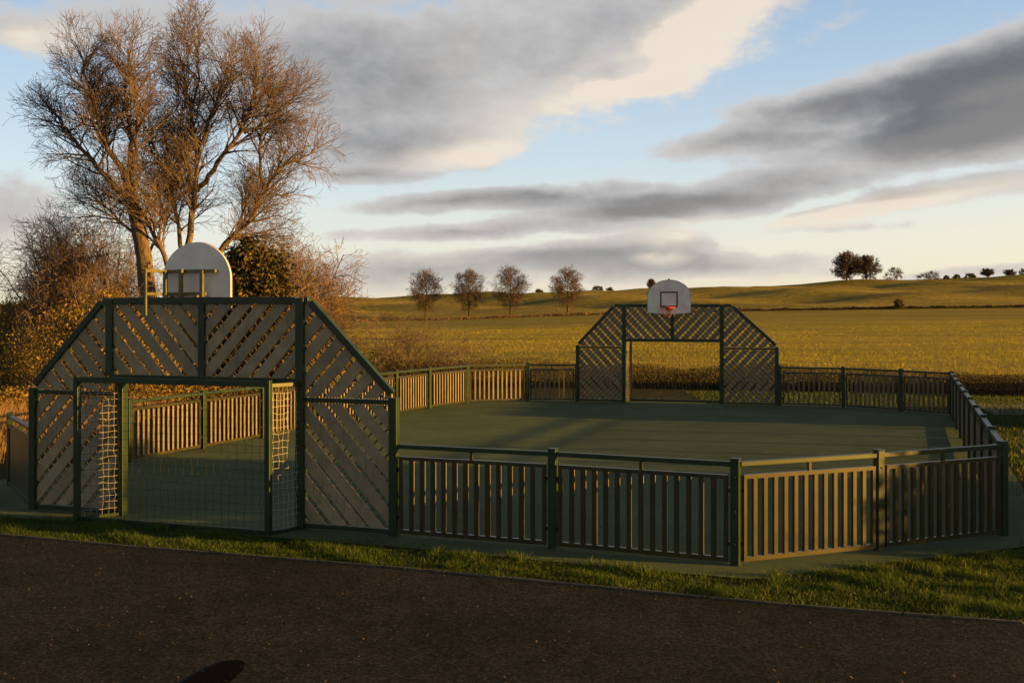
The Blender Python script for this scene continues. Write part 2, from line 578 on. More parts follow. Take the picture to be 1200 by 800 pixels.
fence('railing_fence', [OR_, P1, P2], 'dark green front railing fence right of the near goal wall, two panels in shade', start_post=False)
fence('railing_fence', [P2, P3, P4], 'angled front railing fence with one golden sunlit panel at the near right corner', start_post=False)
fence('railing_fence', split(P4, FR3, 9), 'long right side railing fence seen end on with pale top rail', start_post=False)
fence('railing_fence', [FR3, FR2, FR1, FR0], 'grey shaded far railing fence right of the far goal wall', start_post=False)
fence('railing_fence', [FL0, FL1, FL2], 'far railing fence left of the far goal wall, partly sunlit', start_post=True)
fence('railing_fence', [FL2, FL3, FL4] + split(FL4, SA, 4)[1:] + [SB], 'long left side railing fence with golden sunlit boards seen through the near goal', start_post=False)
fence('railing_fence', [L1, OL], 'short dark solid railing panel left of the near goal wall', end_post=False, solid=True)

# ------------------------------------------------------------------ goal end walls


def slat_panel(poly, kind, parent, side, pitch=0.205, width=0.148):
    """diagonal boards clipped to the panel outline; kind '/' or '\\' in the local x-z plane"""
    mb = MB()
    s = 1 if kind == '/' else -1
    nx, nz = -s * math.sin(R(47)), math.cos(R(47))
    cs = [nx * x + nz * z for x, z in poly]
    c = min(cs) - random.uniform(0, pitch)
    while c < max(cs):
        j = random.uniform(-.012, .012)
        p = clip(clip(poly, nx, nz, c + width + j), -nx, -nz, -(c + j))
        if len(p) >= 3:
            mb.prism(p, -0.013, 0.013)
        c += pitch
    # cross bars behind the boards carry them
    nx2, nz2 = s * math.sin(R(45)), math.cos(R(45))
    cs = [nx2 * x + nz2 * z for x, z in poly]
    c = min(cs) + 0.1
    rods = MB()
    while c < max(cs):
        p = clip(clip(poly, nx2, nz2, c + 0.024), -nx2, -nz2, -c)
        if len(p) >= 3:
            rods.prism(p, 0.016 * side, 0.030 * side)
        c += 0.115
    o = mb.build('slat_panel', M['board'], parent)
    rods.build('cross_bar_lattice', M['lattice'], o)
    return o


def cord_net(corner, du, dv, nu, nv, r, m, parent, name, sag=0.0, nrm=Vector((0, 1, 0)), rnd=0.012):
    P = {}
    for i in range(nu + 1):
        for j in range(nv + 1):
            u, v = i / nu, j / nv
            p = corner + du * u + dv * v
            w = 4 * u * (1 - u)
            p = p + nrm * sag * w * (1 - v * 0.4) + Vector((0, 0, -0.05 * w * abs(sag) * 3 * v))
            if 0 < i < nu:
                p += Vector((random.uniform(-rnd, rnd), random.uniform(-rnd, rnd), random.uniform(-rnd, rnd)))
            P[i, j] = p
    mb = MB()
    for i in range(nu + 1):
        mb.tube([P[i, j] for j in range(nv + 1)], r, 4)
    for j in range(nv + 1):
        mb.tube([P[i, j] for i in range(nu + 1)], r, 3)
    return mb.build(name, m, parent)


def goal_wall(loc, rz, W, ends, box, side, label, shift, styles, over, goal_x, box_x):
    """local x along the wall, box juts out towards side*y.  ends = x of inner posts."""
    root = tag(empty('goal_wall', loc, rz), label, 'goal wall', 'slatted goal walls of the games court')
    H, MIDZ, CB = 3.0, 1.70, 1.93
    h = W / 2
    xi0, xi1 = ends
    Z = lambda x, z: Vector((x, 0, z))

    def bar(name, p, q, w=0.10, t=0.09, up=(0, 1, 0), m='green'):
        mb = MB()
        mb.beam(p, q, w, t, up)
        return mb.build(name, M[m], root, bevel=0.006)
    for x in (-h, h):
        bar('end_post', Z(x, 0), Z(x, MIDZ + 0.06), 0.11, 0.11)
    for x, gx in ((xi0, goal_x[0]), (xi1, goal_x[1])):
        if abs(x - gx) < 0.02:
            bar('main_post', Z(x, 0), Z(x, H + 0.03), 0.12, 0.12)
        else:
            bar('main_post', Z(x, CB + 0.05), Z(x, H + 0.03), 0.11, 0.11)
            bar('goal_post', Z(gx, 0), Z(gx, CB - 0.045), 0.13, 0.12)
    xm = (xi0 + xi1) / 2
    bar('centre_post', Z(xm, CB + 0.05), Z(xm, H - 0.046), 0.10, 0.10)
    tl, tr = xi0 - over, xi1 + over
    for p, q in ((xi0 + .061, xm - .0), (xm + .0, xi1 - .061)):
        pass
    bar('top_rail', Z(xi0 + 0.062, H - 0.0), Z(xi1 - 0.062, H - 0.0), 0.09, 0.09)
    bar('top_rail', Z(tl, H), Z(xi0 - 0.062, H), 0.085, 0.085)
    bar('top_rail', Z(xi1 + 0.062, H), Z(tr, H), 0.085, 0.085)
    bar('sloping_rail', Z(-h + 0.03, MIDZ + 0.11), Z(tl - 0.03, H - 0.03), 0.09, 0.088)
    bar('sloping_rail', Z(h - 0.03, MIDZ + 0.11), Z(tr + 0.03, H - 0.03), 0.09, 0.088)
    bar('crossbar', Z(xi0 - 0.0, CB), Z(xi1 - 0.062, CB), 0.088, 0.10)
    gl, gr = goal_x
    bar('middle_rail', Z(-h + 0.057, MIDZ), Z(gl - 0.067, MIDZ), 0.06, 0.07)
    bar('middle_rail', Z(xi1 + 0.062, MIDZ), Z(h - 0.057, MIDZ), 0.06, 0.07)
    bar('bottom_rail', Z(-h + 0.057, 0.06), Z(gl - 0.067, 0.06), 0.06, 0.06)
    bar('bottom_rail', Z(xi1 + 0.062, 0.06), Z(h - 0.057, 0.06), 0.06, 0.06)
    e = 0.045
    b0, b1 = 0.10, MIDZ - 0.04
    slope_l = [(-h + .03, MIDZ + .04), (xi0 - .05, MIDZ + .04), (xi0 - .05, H - e), (tl, H - e), (-h + .03, MIDZ + .10)]
    slope_r = [(xi1 + .055, MIDZ + .04), (h - .03, MIDZ + .04), (h - .03, MIDZ + .10), (tr, H - e), (xi1 + .055, H - e)]
    panels = [([(-h + .06, b0), (gl - .06, b0), (gl - .06, b1), (-h + .06, b1)], styles[0]),
              (slope_l, styles[1]),
              ([(xi0 + .055, CB + .045), (xm - .045, CB + .045), (xm - .045, H - e), (xi0 + .055, H - e)], styles[2]),
              ([(xm + .045, CB + .045), (xi1 - .055, CB + .045), (xi1 - .055, H - e), (xm + .045, H - e)], styles[3]),
              (slope_r, styles[4]),
              ([(xi1 + .06, b0), (h - .06, b0), (h - .06, b1), (xi1 + .06, b1)], styles[5])]
    for poly, st in panels:
        slat_panel(poly, st, root, -side)
    # goal recess
    D = box * side
    bl, br = box_x
    for x, gx in ((bl, gl), (br, gr)):
        bar('net_post', Vector((x, D, 0)), Vector((x, D, CB + 0.05)), 0.075, 0.075)
        bar('net_stay', Vector((gx, 0.06 * side, CB - 0.02)), Vector((x, D - 0.04 * side, CB - 0.02)), 0.055, 0.055, (0, 0, 1))
        bar('ground_bar', Vector((gx, 0.06 * side, 0.04)), Vector((x, D - 0.04 * side, 0.04)), 0.05, 0.05, (0, 0, 1))
    bar('net_bar', Vector((bl + .04, D, CB)), Vector((br - .04, D, CB)), 0.075, 0.075, (0, 0, 1))
    bar('ground_bar', Vector((bl + .04, D, 0.045)), Vector((br - .04, D, 0.045)), 0.06, 0.06, (0, 0, 1))
    for x, gx in ((bl, gl), (br, gr)):
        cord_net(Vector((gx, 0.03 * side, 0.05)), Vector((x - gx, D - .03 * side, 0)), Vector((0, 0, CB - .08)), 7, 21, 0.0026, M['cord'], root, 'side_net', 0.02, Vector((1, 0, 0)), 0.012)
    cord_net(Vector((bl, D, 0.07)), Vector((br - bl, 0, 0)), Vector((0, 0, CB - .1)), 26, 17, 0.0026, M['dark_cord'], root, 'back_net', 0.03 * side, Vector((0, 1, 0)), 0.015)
    return root


wd = (OR_ - OL)
near_rz = math.atan2(wd.y, wd.x)
W = wd.length
NEAR = dict(loc=(OL + OR_) / 2, rz=near_rz)
goal_wall(NEAR['loc'], near_rz, W, (-0.265 * W, 0.265 * W), 0.53, -1,
          'near goal wall of grey diagonal slats with net recess, seen from outside on the left', 0,
          ['/', '\\', '\\', '/', '/', '\\'], 0.12, (-0.234 * W, 0.265 * W), (-0.265 * W - 0.13, 0.265 * W - 0.17))
fd = G(910.5, 475.4) - G(677, 470.2)
far_rz = math.atan2(fd.y, fd.x)
FAR = dict(loc=(G(677, 470.2) + G(910.5, 475.4)) / 2, rz=far_rz)
goal_wall(FAR['loc'], far_rz, fd.length, (-0.258 * fd.length, 0.232 * fd.length), 0.6, 1,
          'far goal wall of grey diagonal slats across the court, seen from inside', 0,
          ['\\', '\\', '\\', '/', '/', '/'], 0.30, (-0.258 * fd.length, 0.232 * fd.length), (-0.258 * fd.length + .10, 0.232 * fd.length - .06))

# ------------------------------------------------------------------ basketball boards


def basketball(loc, rz, face, label, w, hgt, straight, zb, s0, back_frame):
    """fan-shaped board; local x along the wall, `face` = sign of local y the board faces"""
    root = tag(empty('basketball_board', Vector(loc) + Vector((0, 0, 0)), rz), label, 'basketball board', 'basketball boards above the goal walls')
    a = w / 2
    poly = []
    for i in range(41):
        t = math.pi * i / 40
        poly.append((s0 + a * math.cos(t), zb + straight + (hgt - straight) * math.sin(t)))
    for i in range(1, 12):
        u = i / 12
        poly.append((s0 - a + w * u, zb - 0.05 * math.sin(math.pi * u)))
    poly.insert(41, (s0 - a, zb))
    poly.append((s0 + a, zb))
    yb = 0.16 * face
    mb = MB()
    mb.prism(poly, yb - 0.016, yb + 0.016)
    bo = mb.build('backboard', M['white'], root)
    rim = MB()
    ring = [(x, z) for x, z in poly]
    rim.tube([(x, yb + 0.019 * face, z) for x, z in ring], 0.006, 5, closed=True)
    rim.build('edge_band', M['edge'], bo)
    # target rectangle
    mk = MB()
    y0, y1 = sorted((yb + 0.0175 * face, yb + 0.0205 * face))
    tw, t0, t1, th = 0.27, zb + 0.17, zb + 0.60, 0.045
    mk.box(s0 - tw, s0 + tw, y0, y1, t1, t1 + th)
    mk.box(s0 - tw, s0 + tw, y0, y1, t0, t0 + th)
    mk.box(s0 - tw, s0 - tw + th, y0, y1, t0 + th, t1)
    mk.box(s0 + tw - th, s0 + tw, y0, y1, t0 + th, t1)
    mk.build('target_marking', M['marking'], bo)
    # hoop and net
    zr = zb + 0.16
    cy = yb + face * 0.36
    hp = MB()
    hp.tube([(s0 + 0.225 * math.cos(2 * math.pi * i / 28), cy + 0.225 * math.sin(2 * math.pi * i / 28), zr) for i in range(28)], 0.014, 6, closed=True)
    hp.beam((s0 - 0.07, yb + face * .03, zr - 0.03), (s0 - 0.05, cy - face * 0.2, zr - 0.005), 0.03, 0.02)
    hp.beam((s0 + 0.07, yb + face * .03, zr - 0.03), (s0 + 0.05, cy - face * 0.2, zr - 0.005), 0.03, 0.02)
    y0, y1 = sorted((yb + face * 0.021, yb + face * 0.034))
    hp.box(s0 - 0.1, s0 + 0.1, y0, y1, zr - 0.10, zr + 0.05)
    hoop = hp.build('hoop', M['rim'], root)
    nt_ = MB()
    for i in range(12):
        for sgn in (1, -1):
            pts = []
            for j in range(6):
                an = 2 * math.pi * (i + sgn * j * 0.5) / 12
                r = 0.22 - 0.11 * (j / 5) ** 0.6
                pts.append((s0 + r * math.cos(an), cy + r * math.sin(an), zr - 0.01 - 0.052 * j))
            nt_.tube(pts, 0.0035, 3)
    nt_.build('hoop_net', M['red_cord'], hoop)
    # carrying frame
    fr = MB()
    yf = yb - face * 0.045
    if back_frame:
        yo = yb - face * 0.13
        for x in (s0 - 0.42, s0 + 0.17):
            fr.box(x - 0.022, x + 0.022, yo - .022, yo + .022, 3.05, zb + 0.50)
        fr.box(s0 - 0.17, s0 - 0.12, yo - .03 - .022, yo - .03 + .022, 2.98, zb + 0.52)
        fr.box(s0 - 0.55, s0 + 0.36, yo - .022 + .046, yo + .022 + .046, zb + 0.47, zb + 0.515)
        fr.box(s0 - 0.42, s0 + 0.20, yo - .022 + .046, yo + .022 + .046, 3.07, 3.115)
        for x in (s0 - 0.42, s0 + 0.32):
            fr.box(x - 0.02, x + 0.02, *sorted((yo + .072, yb - .017)), zb + 0.475, zb + 0.51)
        # outrigger with hanging rod on the outside of the wall
        fr.beam((s0 - 0.42, yo, zb + 0.49), (s0 - 0.42, -0.42, zb + 0.49), 0.04, 0.04)
        fr.beam((s0 - 0.42, -0.40, zb + 0.468), (s0 - 0.42, -0.40, 2.80), 0.03, 0.03, (0, 1, 0))
        fr.beam((s0 - 0.42, -0.40, 3.09), (s0 - 0.42, yo - .03, 3.09), 0.035, 0.035)
        fr.beam((s0 - 0.30, yo, 3.06), (s0 - 0.30, 0.0, 3.048), 0.05, 0.03)
        fr.beam((s0 + 0.12, yo + .02, 3.06), (s0 + 0.12, -0.05, 3.06), 0.05, 0.03)
        fr.build('support_frame', M['tube'], root)
    else:
        for x in (s0 - 0.3, s0 + 0.3):
            fr.beam((x, yf, zb + 0.35), (x, 0.05, 2.95), 0.05, 0.05)
            fr.beam((x, yb - face * .02, zb + .2), (x, yb - face * .02, zb + .75), 0.04, 0.03, (0, 1, 0))
        fr.beam((s0 - .35, yf - face * .002, zb + .35), (s0 + .35, yf - face * .002, zb + .35), 0.03, 0.045)
        fr.build('support_frame', M['green'], root)
        kn = MB()
        kn.tube([(s0, yb, zb + hgt - .005), (s0, yb, zb + hgt + .05)], [0.03, 0.02], 8)
        kn.build('top_knob', M['edge'], root)
    return root


basketball(NEAR['loc'], near_rz, 1, 'white rounded basketball board seen from behind with tubular frame, above the near goal wall', 1.10, 0.89, 0.38, 2.91, -0.21, True)
basketball(FAR['loc'], far_rz, -1, 'white rounded basketball board with dark red rectangle and orange hoop above the far goal wall', 1.33, 1.00, 0.50, 2.78, -0.16, False)

# ------------------------------------------------------------------ trees


class Wood:
    """collects branches as polylines, thick ones for the trunk mesh and thin ones for the crown"""

    def __init__(self, seed, rmin=0.006, split_level=2):
        self.rng = random.Random(seed)
        self.br = []
        self.rmin = rmin
        self.sl = split_level

    def limb(self, pts, r0, r1, level=0):
        self.br.append((pts, [max(self.rmin, r0 + (r1 - r0) * i / (len(pts) - 1)) for i in range(len(pts))], level))

    def grow(self, p, d, length, r, level, cfg):
        rg = self.rng
        c = cfg[level] if level < len(cfg) else cfg[-1]
        n = max(2, int(length / c['seg']))
        pts, rs = [p.copy()], [r]
        d = d.normalized()
        for i in range(n):
            d = d + Vector((rg.gauss(0, 1), rg.gauss(0, 1), rg.gauss(0, 1))) * c['wig'] + Vector((0, 0, c['up']))
            d.normalize()
            p = p + d * (length / n)
            pts.append(p.copy())
            rs.append(max(self.rmin, r * (1 - 0.75 * (i + 1) / n)))
        self.br.append((pts, rs, level))
        if level + 1 < len(cfg):
            self.sprout(pts, rs, length, level, cfg)

    def sprout(self, pts, rs, length, level, cfg, start=None, bias=None, tip=0.6):
        rg = self.rng
        c = cfg[level + 1]
        k = max(1, int(c['den'] * length * rg.uniform(0.8, 1.2)))
        lo = c.get('from', 0.2) if start is None else start
        for j in range(k):
            f = lo + (1 - lo) * (j + rg.random()) / k
            x = f * (len(pts) - 1)
            i = min(int(x), len(pts) - 2)
            q = pts[i].lerp(pts[i + 1], x - i)
            rr = rs[i] + (rs[i + 1] - rs[i]) * (x - i)
            t = (pts[i + 1] - pts[i]).normalized()
            a = t.orthogonal().normalized()
            a.rotate(Matrix.Rotation(rg.uniform(0, 2 * math.pi), 3, t))
            ang = R(rg.uniform(*c['ang']))
            nd = t * math.cos(ang) + a * math.sin(ang)
            if bias is not None:
                nd += bias
            L = c['len'] * rg.uniform(0.6, 1.15) * (1.15 - tip * f) * c.get('scale', 1.0)
            self.grow(q, nd, L, min(rr * 0.7, c['r']), level + 1, cfg)

    def meshes(self, root, bark, twig):
        for name, m, test in (('trunk', bark, lambda l: l < self.sl), ('crown', twig, lambda l: l >= self.sl)):
            V, Fq, base = [], [], 0
            for pts, rs, lv in self.br:
                if not test(lv):
                    continue
                k = (9, 6, 4, 3, 3, 3)[min(lv, 5)]
                n = len(pts)
                P = np.array([tuple(p) for p in pts])
                D = np.gradient(P, axis=0)
                D /= np.linalg.norm(D, axis=1, keepdims=True) + 1e-9
                ref = np.array([0.31, 0.93, 0.2])
                S = np.cross(D, ref)
                S /= np.linalg.norm(S, axis=1, keepdims=True) + 1e-9
                T = np.cross(D, S)
                an = 2 * np.pi * np.arange(k) / k
                ring = P[:, None, :] + (S[:, None, :] * np.cos(an)[None, :, None] + T[:, None, :] * np.sin(an)[None, :, None]) * np.array(rs)[:, None, None]
                V.append(ring.reshape(-1, 3))
                ii = np.arange(n - 1)[:, None] * k
                jj = np.arange(k)[None, :]
                j2 = (np.arange(k)[None, :] + 1) % k
                Fq.append((np.stack([ii + jj, ii + j2, ii + k + j2, ii + k + jj], -1) + base).reshape(-1, 4))
                base += n * k
            if V:
                np_mesh(name, np.concatenate(V), np.concatenate(Fq), m, root, smooth=(name == 'trunk'))


def smooth_pts(pts, n=5):
    """Catmull-Rom through the surveyed limb points"""
    out = []
    P = [pts[0]] + list(pts) + [pts[-1]]
    for i in range(1, len(P) - 2):
        for t in range(n):
            u = t / n
            a, b, c, d = P[i - 1], P[i], P[i + 1], P[i + 2]
            out.append(0.5 * ((2 * b) + (c - a) * u + (2 * a - 5 * b + 4 * c - d) * u * u + (3 * b - a - 3 * c + d) * u ** 3))
    out.append(pts[-1])
    return out


CFG_BIG = [dict(), dict(),
           dict(seg=0.35, wig=0.10, up=0.045, den=4.9, ang=(25, 62), len=2.3, r=0.042, **{'from': 0.28}),
           dict(seg=0.25, wig=0.13, up=0.05, den=6.0, ang=(22, 60), len=1.15, r=0.016),
           dict(seg=0.17, wig=0.16, up=0.05, den=9.0, ang=(20, 62), len=0.62, r=0.0075),
           ]


def big_tree(name, label, Y, limbs, seed, cfg=CFG_BIG, rmin=0.0055):
    """limbs: list of (pixel polyline, depth drift at the tip, r0, r1, level)"""
    base = AT(*limbs[0][0][0], Y)
    base.z = 0
    root = tag(empty(name, base), label, 'tree', 'tall bare trees behind the near goal wall')
    w = Wood(seed, rmin)
    for px, dd, r0, r1, lev in limbs:
        n = len(px)
        pts = [AT(x, y, Y) - base + Vector((0, dd * (i / (n - 1)), 0)) for i, (x, y) in enumerate(px)]
        pts = smooth_pts(pts)
        for i in range(1, len(pts) - 1):
            pts[i] = pts[i] + Vector((w.rng.gauss(0, .03), w.rng.gauss(0, .05), w.rng.gauss(0, .02))) * (1 if lev else .2)
        if lev:
            pts = pts[:max(4, int(len(pts) * 0.85))]
        if lev:
            r0 *= 0.8
        w.limb(pts, r0, r1, lev)
        L = sum((pts[i + 1] - pts[i]).length for i in range(len(pts) - 1))
        if lev == 1:
            w.sprout(pts, [r0 + (r1 - r0) * i / (len(pts) - 1) for i in range(len(pts))], L, 1, cfg, bias=Vector((0, 0, 0.10)), tip=0.74)
    w.meshes(root, M['bark'], M['twig'])
    return root


big_tree('bare_tree', 'tall bare tree left of the white board, with spreading left crown', 40, [
    ([(184, 462), (178, 400), (172, 330), (166, 285), (157, 245), (151, 212)], 0.0, 0.35, 0.20, 0),
    ([(157, 247), (128, 215), (95, 180), (66, 148), (45, 122), (26, 100)], 1.5, 0.17, 0.02, 1),
    ([(152, 216), (138, 190), (127, 160), (117, 122), (106, 70), (96, 30)], -1.2, 0.17, 0.02, 1),
    ([(151, 216), (152, 180), (147, 140), (141, 95), (146, 55), (152, 20)], 0.8, 0.16, 0.02, 1),
    ([(165, 282), (140, 262), (110, 240), (80, 225), (50, 215)], 2.5, 0.09, 0.015, 1),
    ([(152, 212), (166, 175), (172, 130), (170, 80), (178, 45)], -2.2, 0.12, 0.02, 1),
    ([(135, 188), (110, 160), (90, 118), (75, 75), (66, 45)], 2.2, 0.09, 0.015, 1),
    ([(170, 320), (178, 270), (186, 230), (182, 180), (192, 140)], 1.5, 0.08, 0.015, 1),
], 11)
big_tree('bare_tree', 'tall bare tree of several stems fanning out behind the white board', 40.6, [
    ([(222, 460), (222, 400), (222, 352)], 0.0, 0.40, 0.32, 0),
    ([(214, 365), (196, 300), (178, 255), (168, 215), (160, 170)], -1.6, 0.15, 0.03, 1),
    ([(218, 365), (208, 285), (196, 235), (178, 185), (160, 150), (150, 115)], 1.8, 0.13, 0.02, 1),
    ([(222, 370), (222, 290), (229, 230), (232, 178), (226, 125), (216, 72), (205, 25)], -0.6, 0.20, 0.02, 1),
    ([(231, 224), (258, 192), (286, 155), (304, 118), (306, 85), (300, 60)], -1.4, 0.13, 0.02, 1),
    ([(232, 180), (244, 128), (258, 80), (265, 38)], 1.6, 0.11, 0.02, 1),
    ([(226, 368), (256, 296), (290, 258), (310, 220), (332, 178), (352, 140)], 0.6, 0.18, 0.02, 1),
    ([(309, 222), (308, 175), (318, 130), (332, 92)], -1.2, 0.09, 0.015, 1),
    ([(322, 200), (346, 185), (362, 172), (372, 150)], 1.5, 0.07, 0.015, 1),
    ([(250, 305), (270, 268), (285, 235), (290, 200)], 2.4, 0.07, 0.015, 1),
    ([(229, 235), (214, 195), (204, 150), (196, 105), (190, 72)], 1.8, 0.09, 0.015, 1),
    ([(286, 156), (312, 140), (335, 112), (352, 95)], 1.2, 0.07, 0.012, 1),
    ([(226, 126), (238, 90), (240, 55), (236, 28)], -1.8, 0.07, 0.012, 1),
], 23)

CFG_THICKET = [dict(),
             dict(seg=0.45, wig=0.10, up=0.02, den=1, ang=(0, 1), len=4, r=0.06),
             dict(seg=0.3, wig=0.14, up=0.02, den=4.2, ang=(30, 70), len=1.6, r=0.03, **{'from': 0.15}),
             dict(seg=0.2, wig=0.17, up=0.02, den=5.5, ang=(28, 65), len=0.95, r=0.014),
             dict(seg=0.16, wig=0.2, up=0.0, den=6.5, ang=(25, 65), len=0.55, r=0.0085)]
CFG_SHRUB = [dict(),
             dict(seg=0.45, wig=0.10, up=0.02, den=1, ang=(0, 1), len=4, r=0.06),
             dict(seg=0.3, wig=0.14, up=0.03, den=3.0, ang=(30, 70), len=1.7, r=0.03, **{'from': 0.12}),
             dict(seg=0.2, wig=0.17, up=0.03, den=4.5, ang=(28, 65), len=0.95, r=0.014),
             dict(seg=0.16, wig=0.2, up=0.0, den=5.0, ang=(25, 65), len=0.5, r=0.008)]


def shrub_tree(name, label, cat, base, rx, h, stems, seed, cfg=CFG_SHRUB, rmin=0.006, twig='twig', bark='bark', group=None, k=1.0, lean=0.0):
    """multi-stemmed bush: stems fan out into a dome rx wide and h high"""
    root = tag(empty(name, base), label, cat, group)
    w = Wood(seed, rmin, 2)
    for i in range(stems):
        an = 2 * math.pi * i / stems + w.rng.uniform(-.3, .3)
        t = math.sqrt(w.rng.uniform(0.02, 1))
        d = Vector((rx * t * math.cos(an) + lean, rx * t * math.sin(an) * 0.8, h * (1 - 0.45 * t * t)))
        p = Vector((0.2 * math.cos(an), 0.2 * math.sin(an), 0)) * min(1, rx / 2)
        w.grow(p, d, d.length * w.rng.uniform(.86, 1.0) * 0.86, 0.055 * k, 1, cfg)
    w.meshes(root, M[bark], M[twig])
    return root


def on_ground(x, Y):
    X = (x - 600) / F * Y
    return Vector((X, Y, float(terrain(X, Y))))


shrub_tree('bare_bush', 'broad grey-brown bare thicket tree under the left crown', 'tree', on_ground(94, 44), 3.6, 8.0, 40, 5, cfg=CFG_THICKET, rmin=0.006, twig='thicket_twig')
shrub_tree('bare_bush', 'round bare brown thicket tree right of the evergreen bush', 'tree', on_ground(348, 44), 2.4, 7.2, 34, 6, cfg=CFG_THICKET, rmin=0.006, twig='thicket_twig')

# leaves -------------------------------------------------------------------------------------------------


def leaf_cloud(n, sampler, size, seed, squash=0.6):
    """n small bent leaf quads at positions from sampler(rng, n)"""
    rg = np.random.default_rng(seed)
    c = sampler(rg, n)
    n = len(c)
    a = rg.normal(size=(n, 3))
    a /= np.linalg.norm(a, axis=1, keepdims=True)
    b = np.cross(a, rg.normal(size=(n, 3)))
    b /= np.linalg.norm(b, axis=1, keepdims=True)
    s = size * rg.uniform(0.6, 1.4, (n, 1))
    v = np.stack([c - a * s, c - b * s * squash, c + a * s, c + b * s * squash], 1).reshape(-1, 3)
    f = np.arange(4 * n).reshape(-1, 4)
    return v, f


def clumped(rx, ry, h, nclump, seed, z0=0.0, tight=0.30):
    rc = np.random.default_rng(seed + 100)
    u = rc.normal(size=(nclump, 3))
    u /= np.linalg.norm(u, axis=1, keepdims=True)
    u[:, 2] = np.abs(u[:, 2])
    rad = rc.uniform(0.45, 1.0, (nclump, 1)) ** 0.5
    C = u * rad * np.array([rx, ry, h * 0.86])
    S = rc.uniform(0.5, 1.3, nclump) * tight

    def f(rg, n):
        i = rg.integers(0, nclump, n)
        p = C[i] + rg.normal(size=(n, 3)) * S[i][:, None] * np.array([1, 1, 0.75])
        p[:, 2] = np.abs(p[:, 2]) + z0
        return p
    return f


def leafy_bush(name, label, cat, base, rx, ry, h, n, size, mat, seed, nclump=60, stems=9, group=None, tight=0.3, k=0.6):
    root = tag(empty(name, base), label, cat, group)
    v, f = leaf_cloud(n, clumped(rx, ry, h, nclump, seed, tight=tight), size, seed)
    np_mesh('foliage', v, f, M[mat], root)
    w = Wood(seed + 7, 0.006, 5)
    cfg = [dict(), dict(seg=0.4, wig=0.12, up=0.02, den=1, ang=(0, 1), len=1, r=0.05),
           dict(seg=0.25, wig=0.16, up=0.02, den=3.2, ang=(30, 65), len=0.8, r=0.02, **{'from': 0.15}),
           dict(seg=0.16, wig=0.2, up=0.02, den=5, ang=(25, 65), len=0.45, r=0.009)]
    for i in range(stems):
        an = 2 * math.pi * i / stems + w.rng.uniform(-.4, .4)
        t = w.rng.uniform(0.1, 1)
        d = Vector((rx * t * math.cos(an), ry * t * math.sin(an), h * (1.02 - 0.4 * t * t)))
        w.grow(Vector((0, 0, 0)), d, d.length, 0.05 * k, 1, cfg)
    w.meshes(root, M['twig'], M['twig'])
    root_children = [c for c in root.children if c.name.startswith('trunk')]
    for c in root_children:
        c.name = 'stem'
    return root


leafy_bush('evergreen_bush', 'dark evergreen bush right of the white board, under the bare tree', 'bush', on_ground(297, 38), 1.25, 1.2, 6.3, 38000, 0.065, 'evergreen', 31, 130, 8, tight=0.27)
leafy_bush('brown_bush', 'large russet brown bush behind the left slope of the near goal wall', 'bush', on_ground(128, 33), 1.9, 1.6, 3.85, 27000, 0.042, 'dead_leaf', 32, 80, 22, tight=0.34)
leafy_bush('brown_bush', 'low russet bush behind the short left railing', 'bush', on_ground(60, 36), 1.5, 1.4, 2.9, 9000, 0.035, 'dead_leaf', 33, 50, 16, tight=0.34)
leafy_bush('brown_bush', 'golden olive bush at the left edge of the view', 'bush', on_ground(12, 47), 2.4, 1.8, 3.7, 24000, 0.05, 'dead_leaf', 34, 60, 16, tight=0.4)
leafy_bush('brown_bush', 'russet bush under the evergreen bush behind the wall', 'bush', on_ground(262, 40), 1.8, 1.6, 3.4, 9000, 0.035, 'dead_leaf', 35, 60, 16, tight=0.34)
leafy_bush('brown_bush', 'low russet bush between the evergreen bush and the open field', 'bush', on_ground(352, 40), 1.4, 1.2, 1.9, 7000, 0.035, 'dead_leaf', 36, 50, 16, tight=0.34)
shrub_tree('bare_bush', 'small bare twiggy bush beyond the far left railing', 'bush', on_ground(478, 44), 1.7, 2.35, 16, 9, k=0.45, twig='twig')
shrub_tree('bare_bush', 'low bare bush on the field side of the twiggy bush', 'bush', on_ground(528, 45), 1.3, 1.3, 12, 19, k=0.4, twig='twig')

# hedges ------------------------------------------------------------------------------------------------------


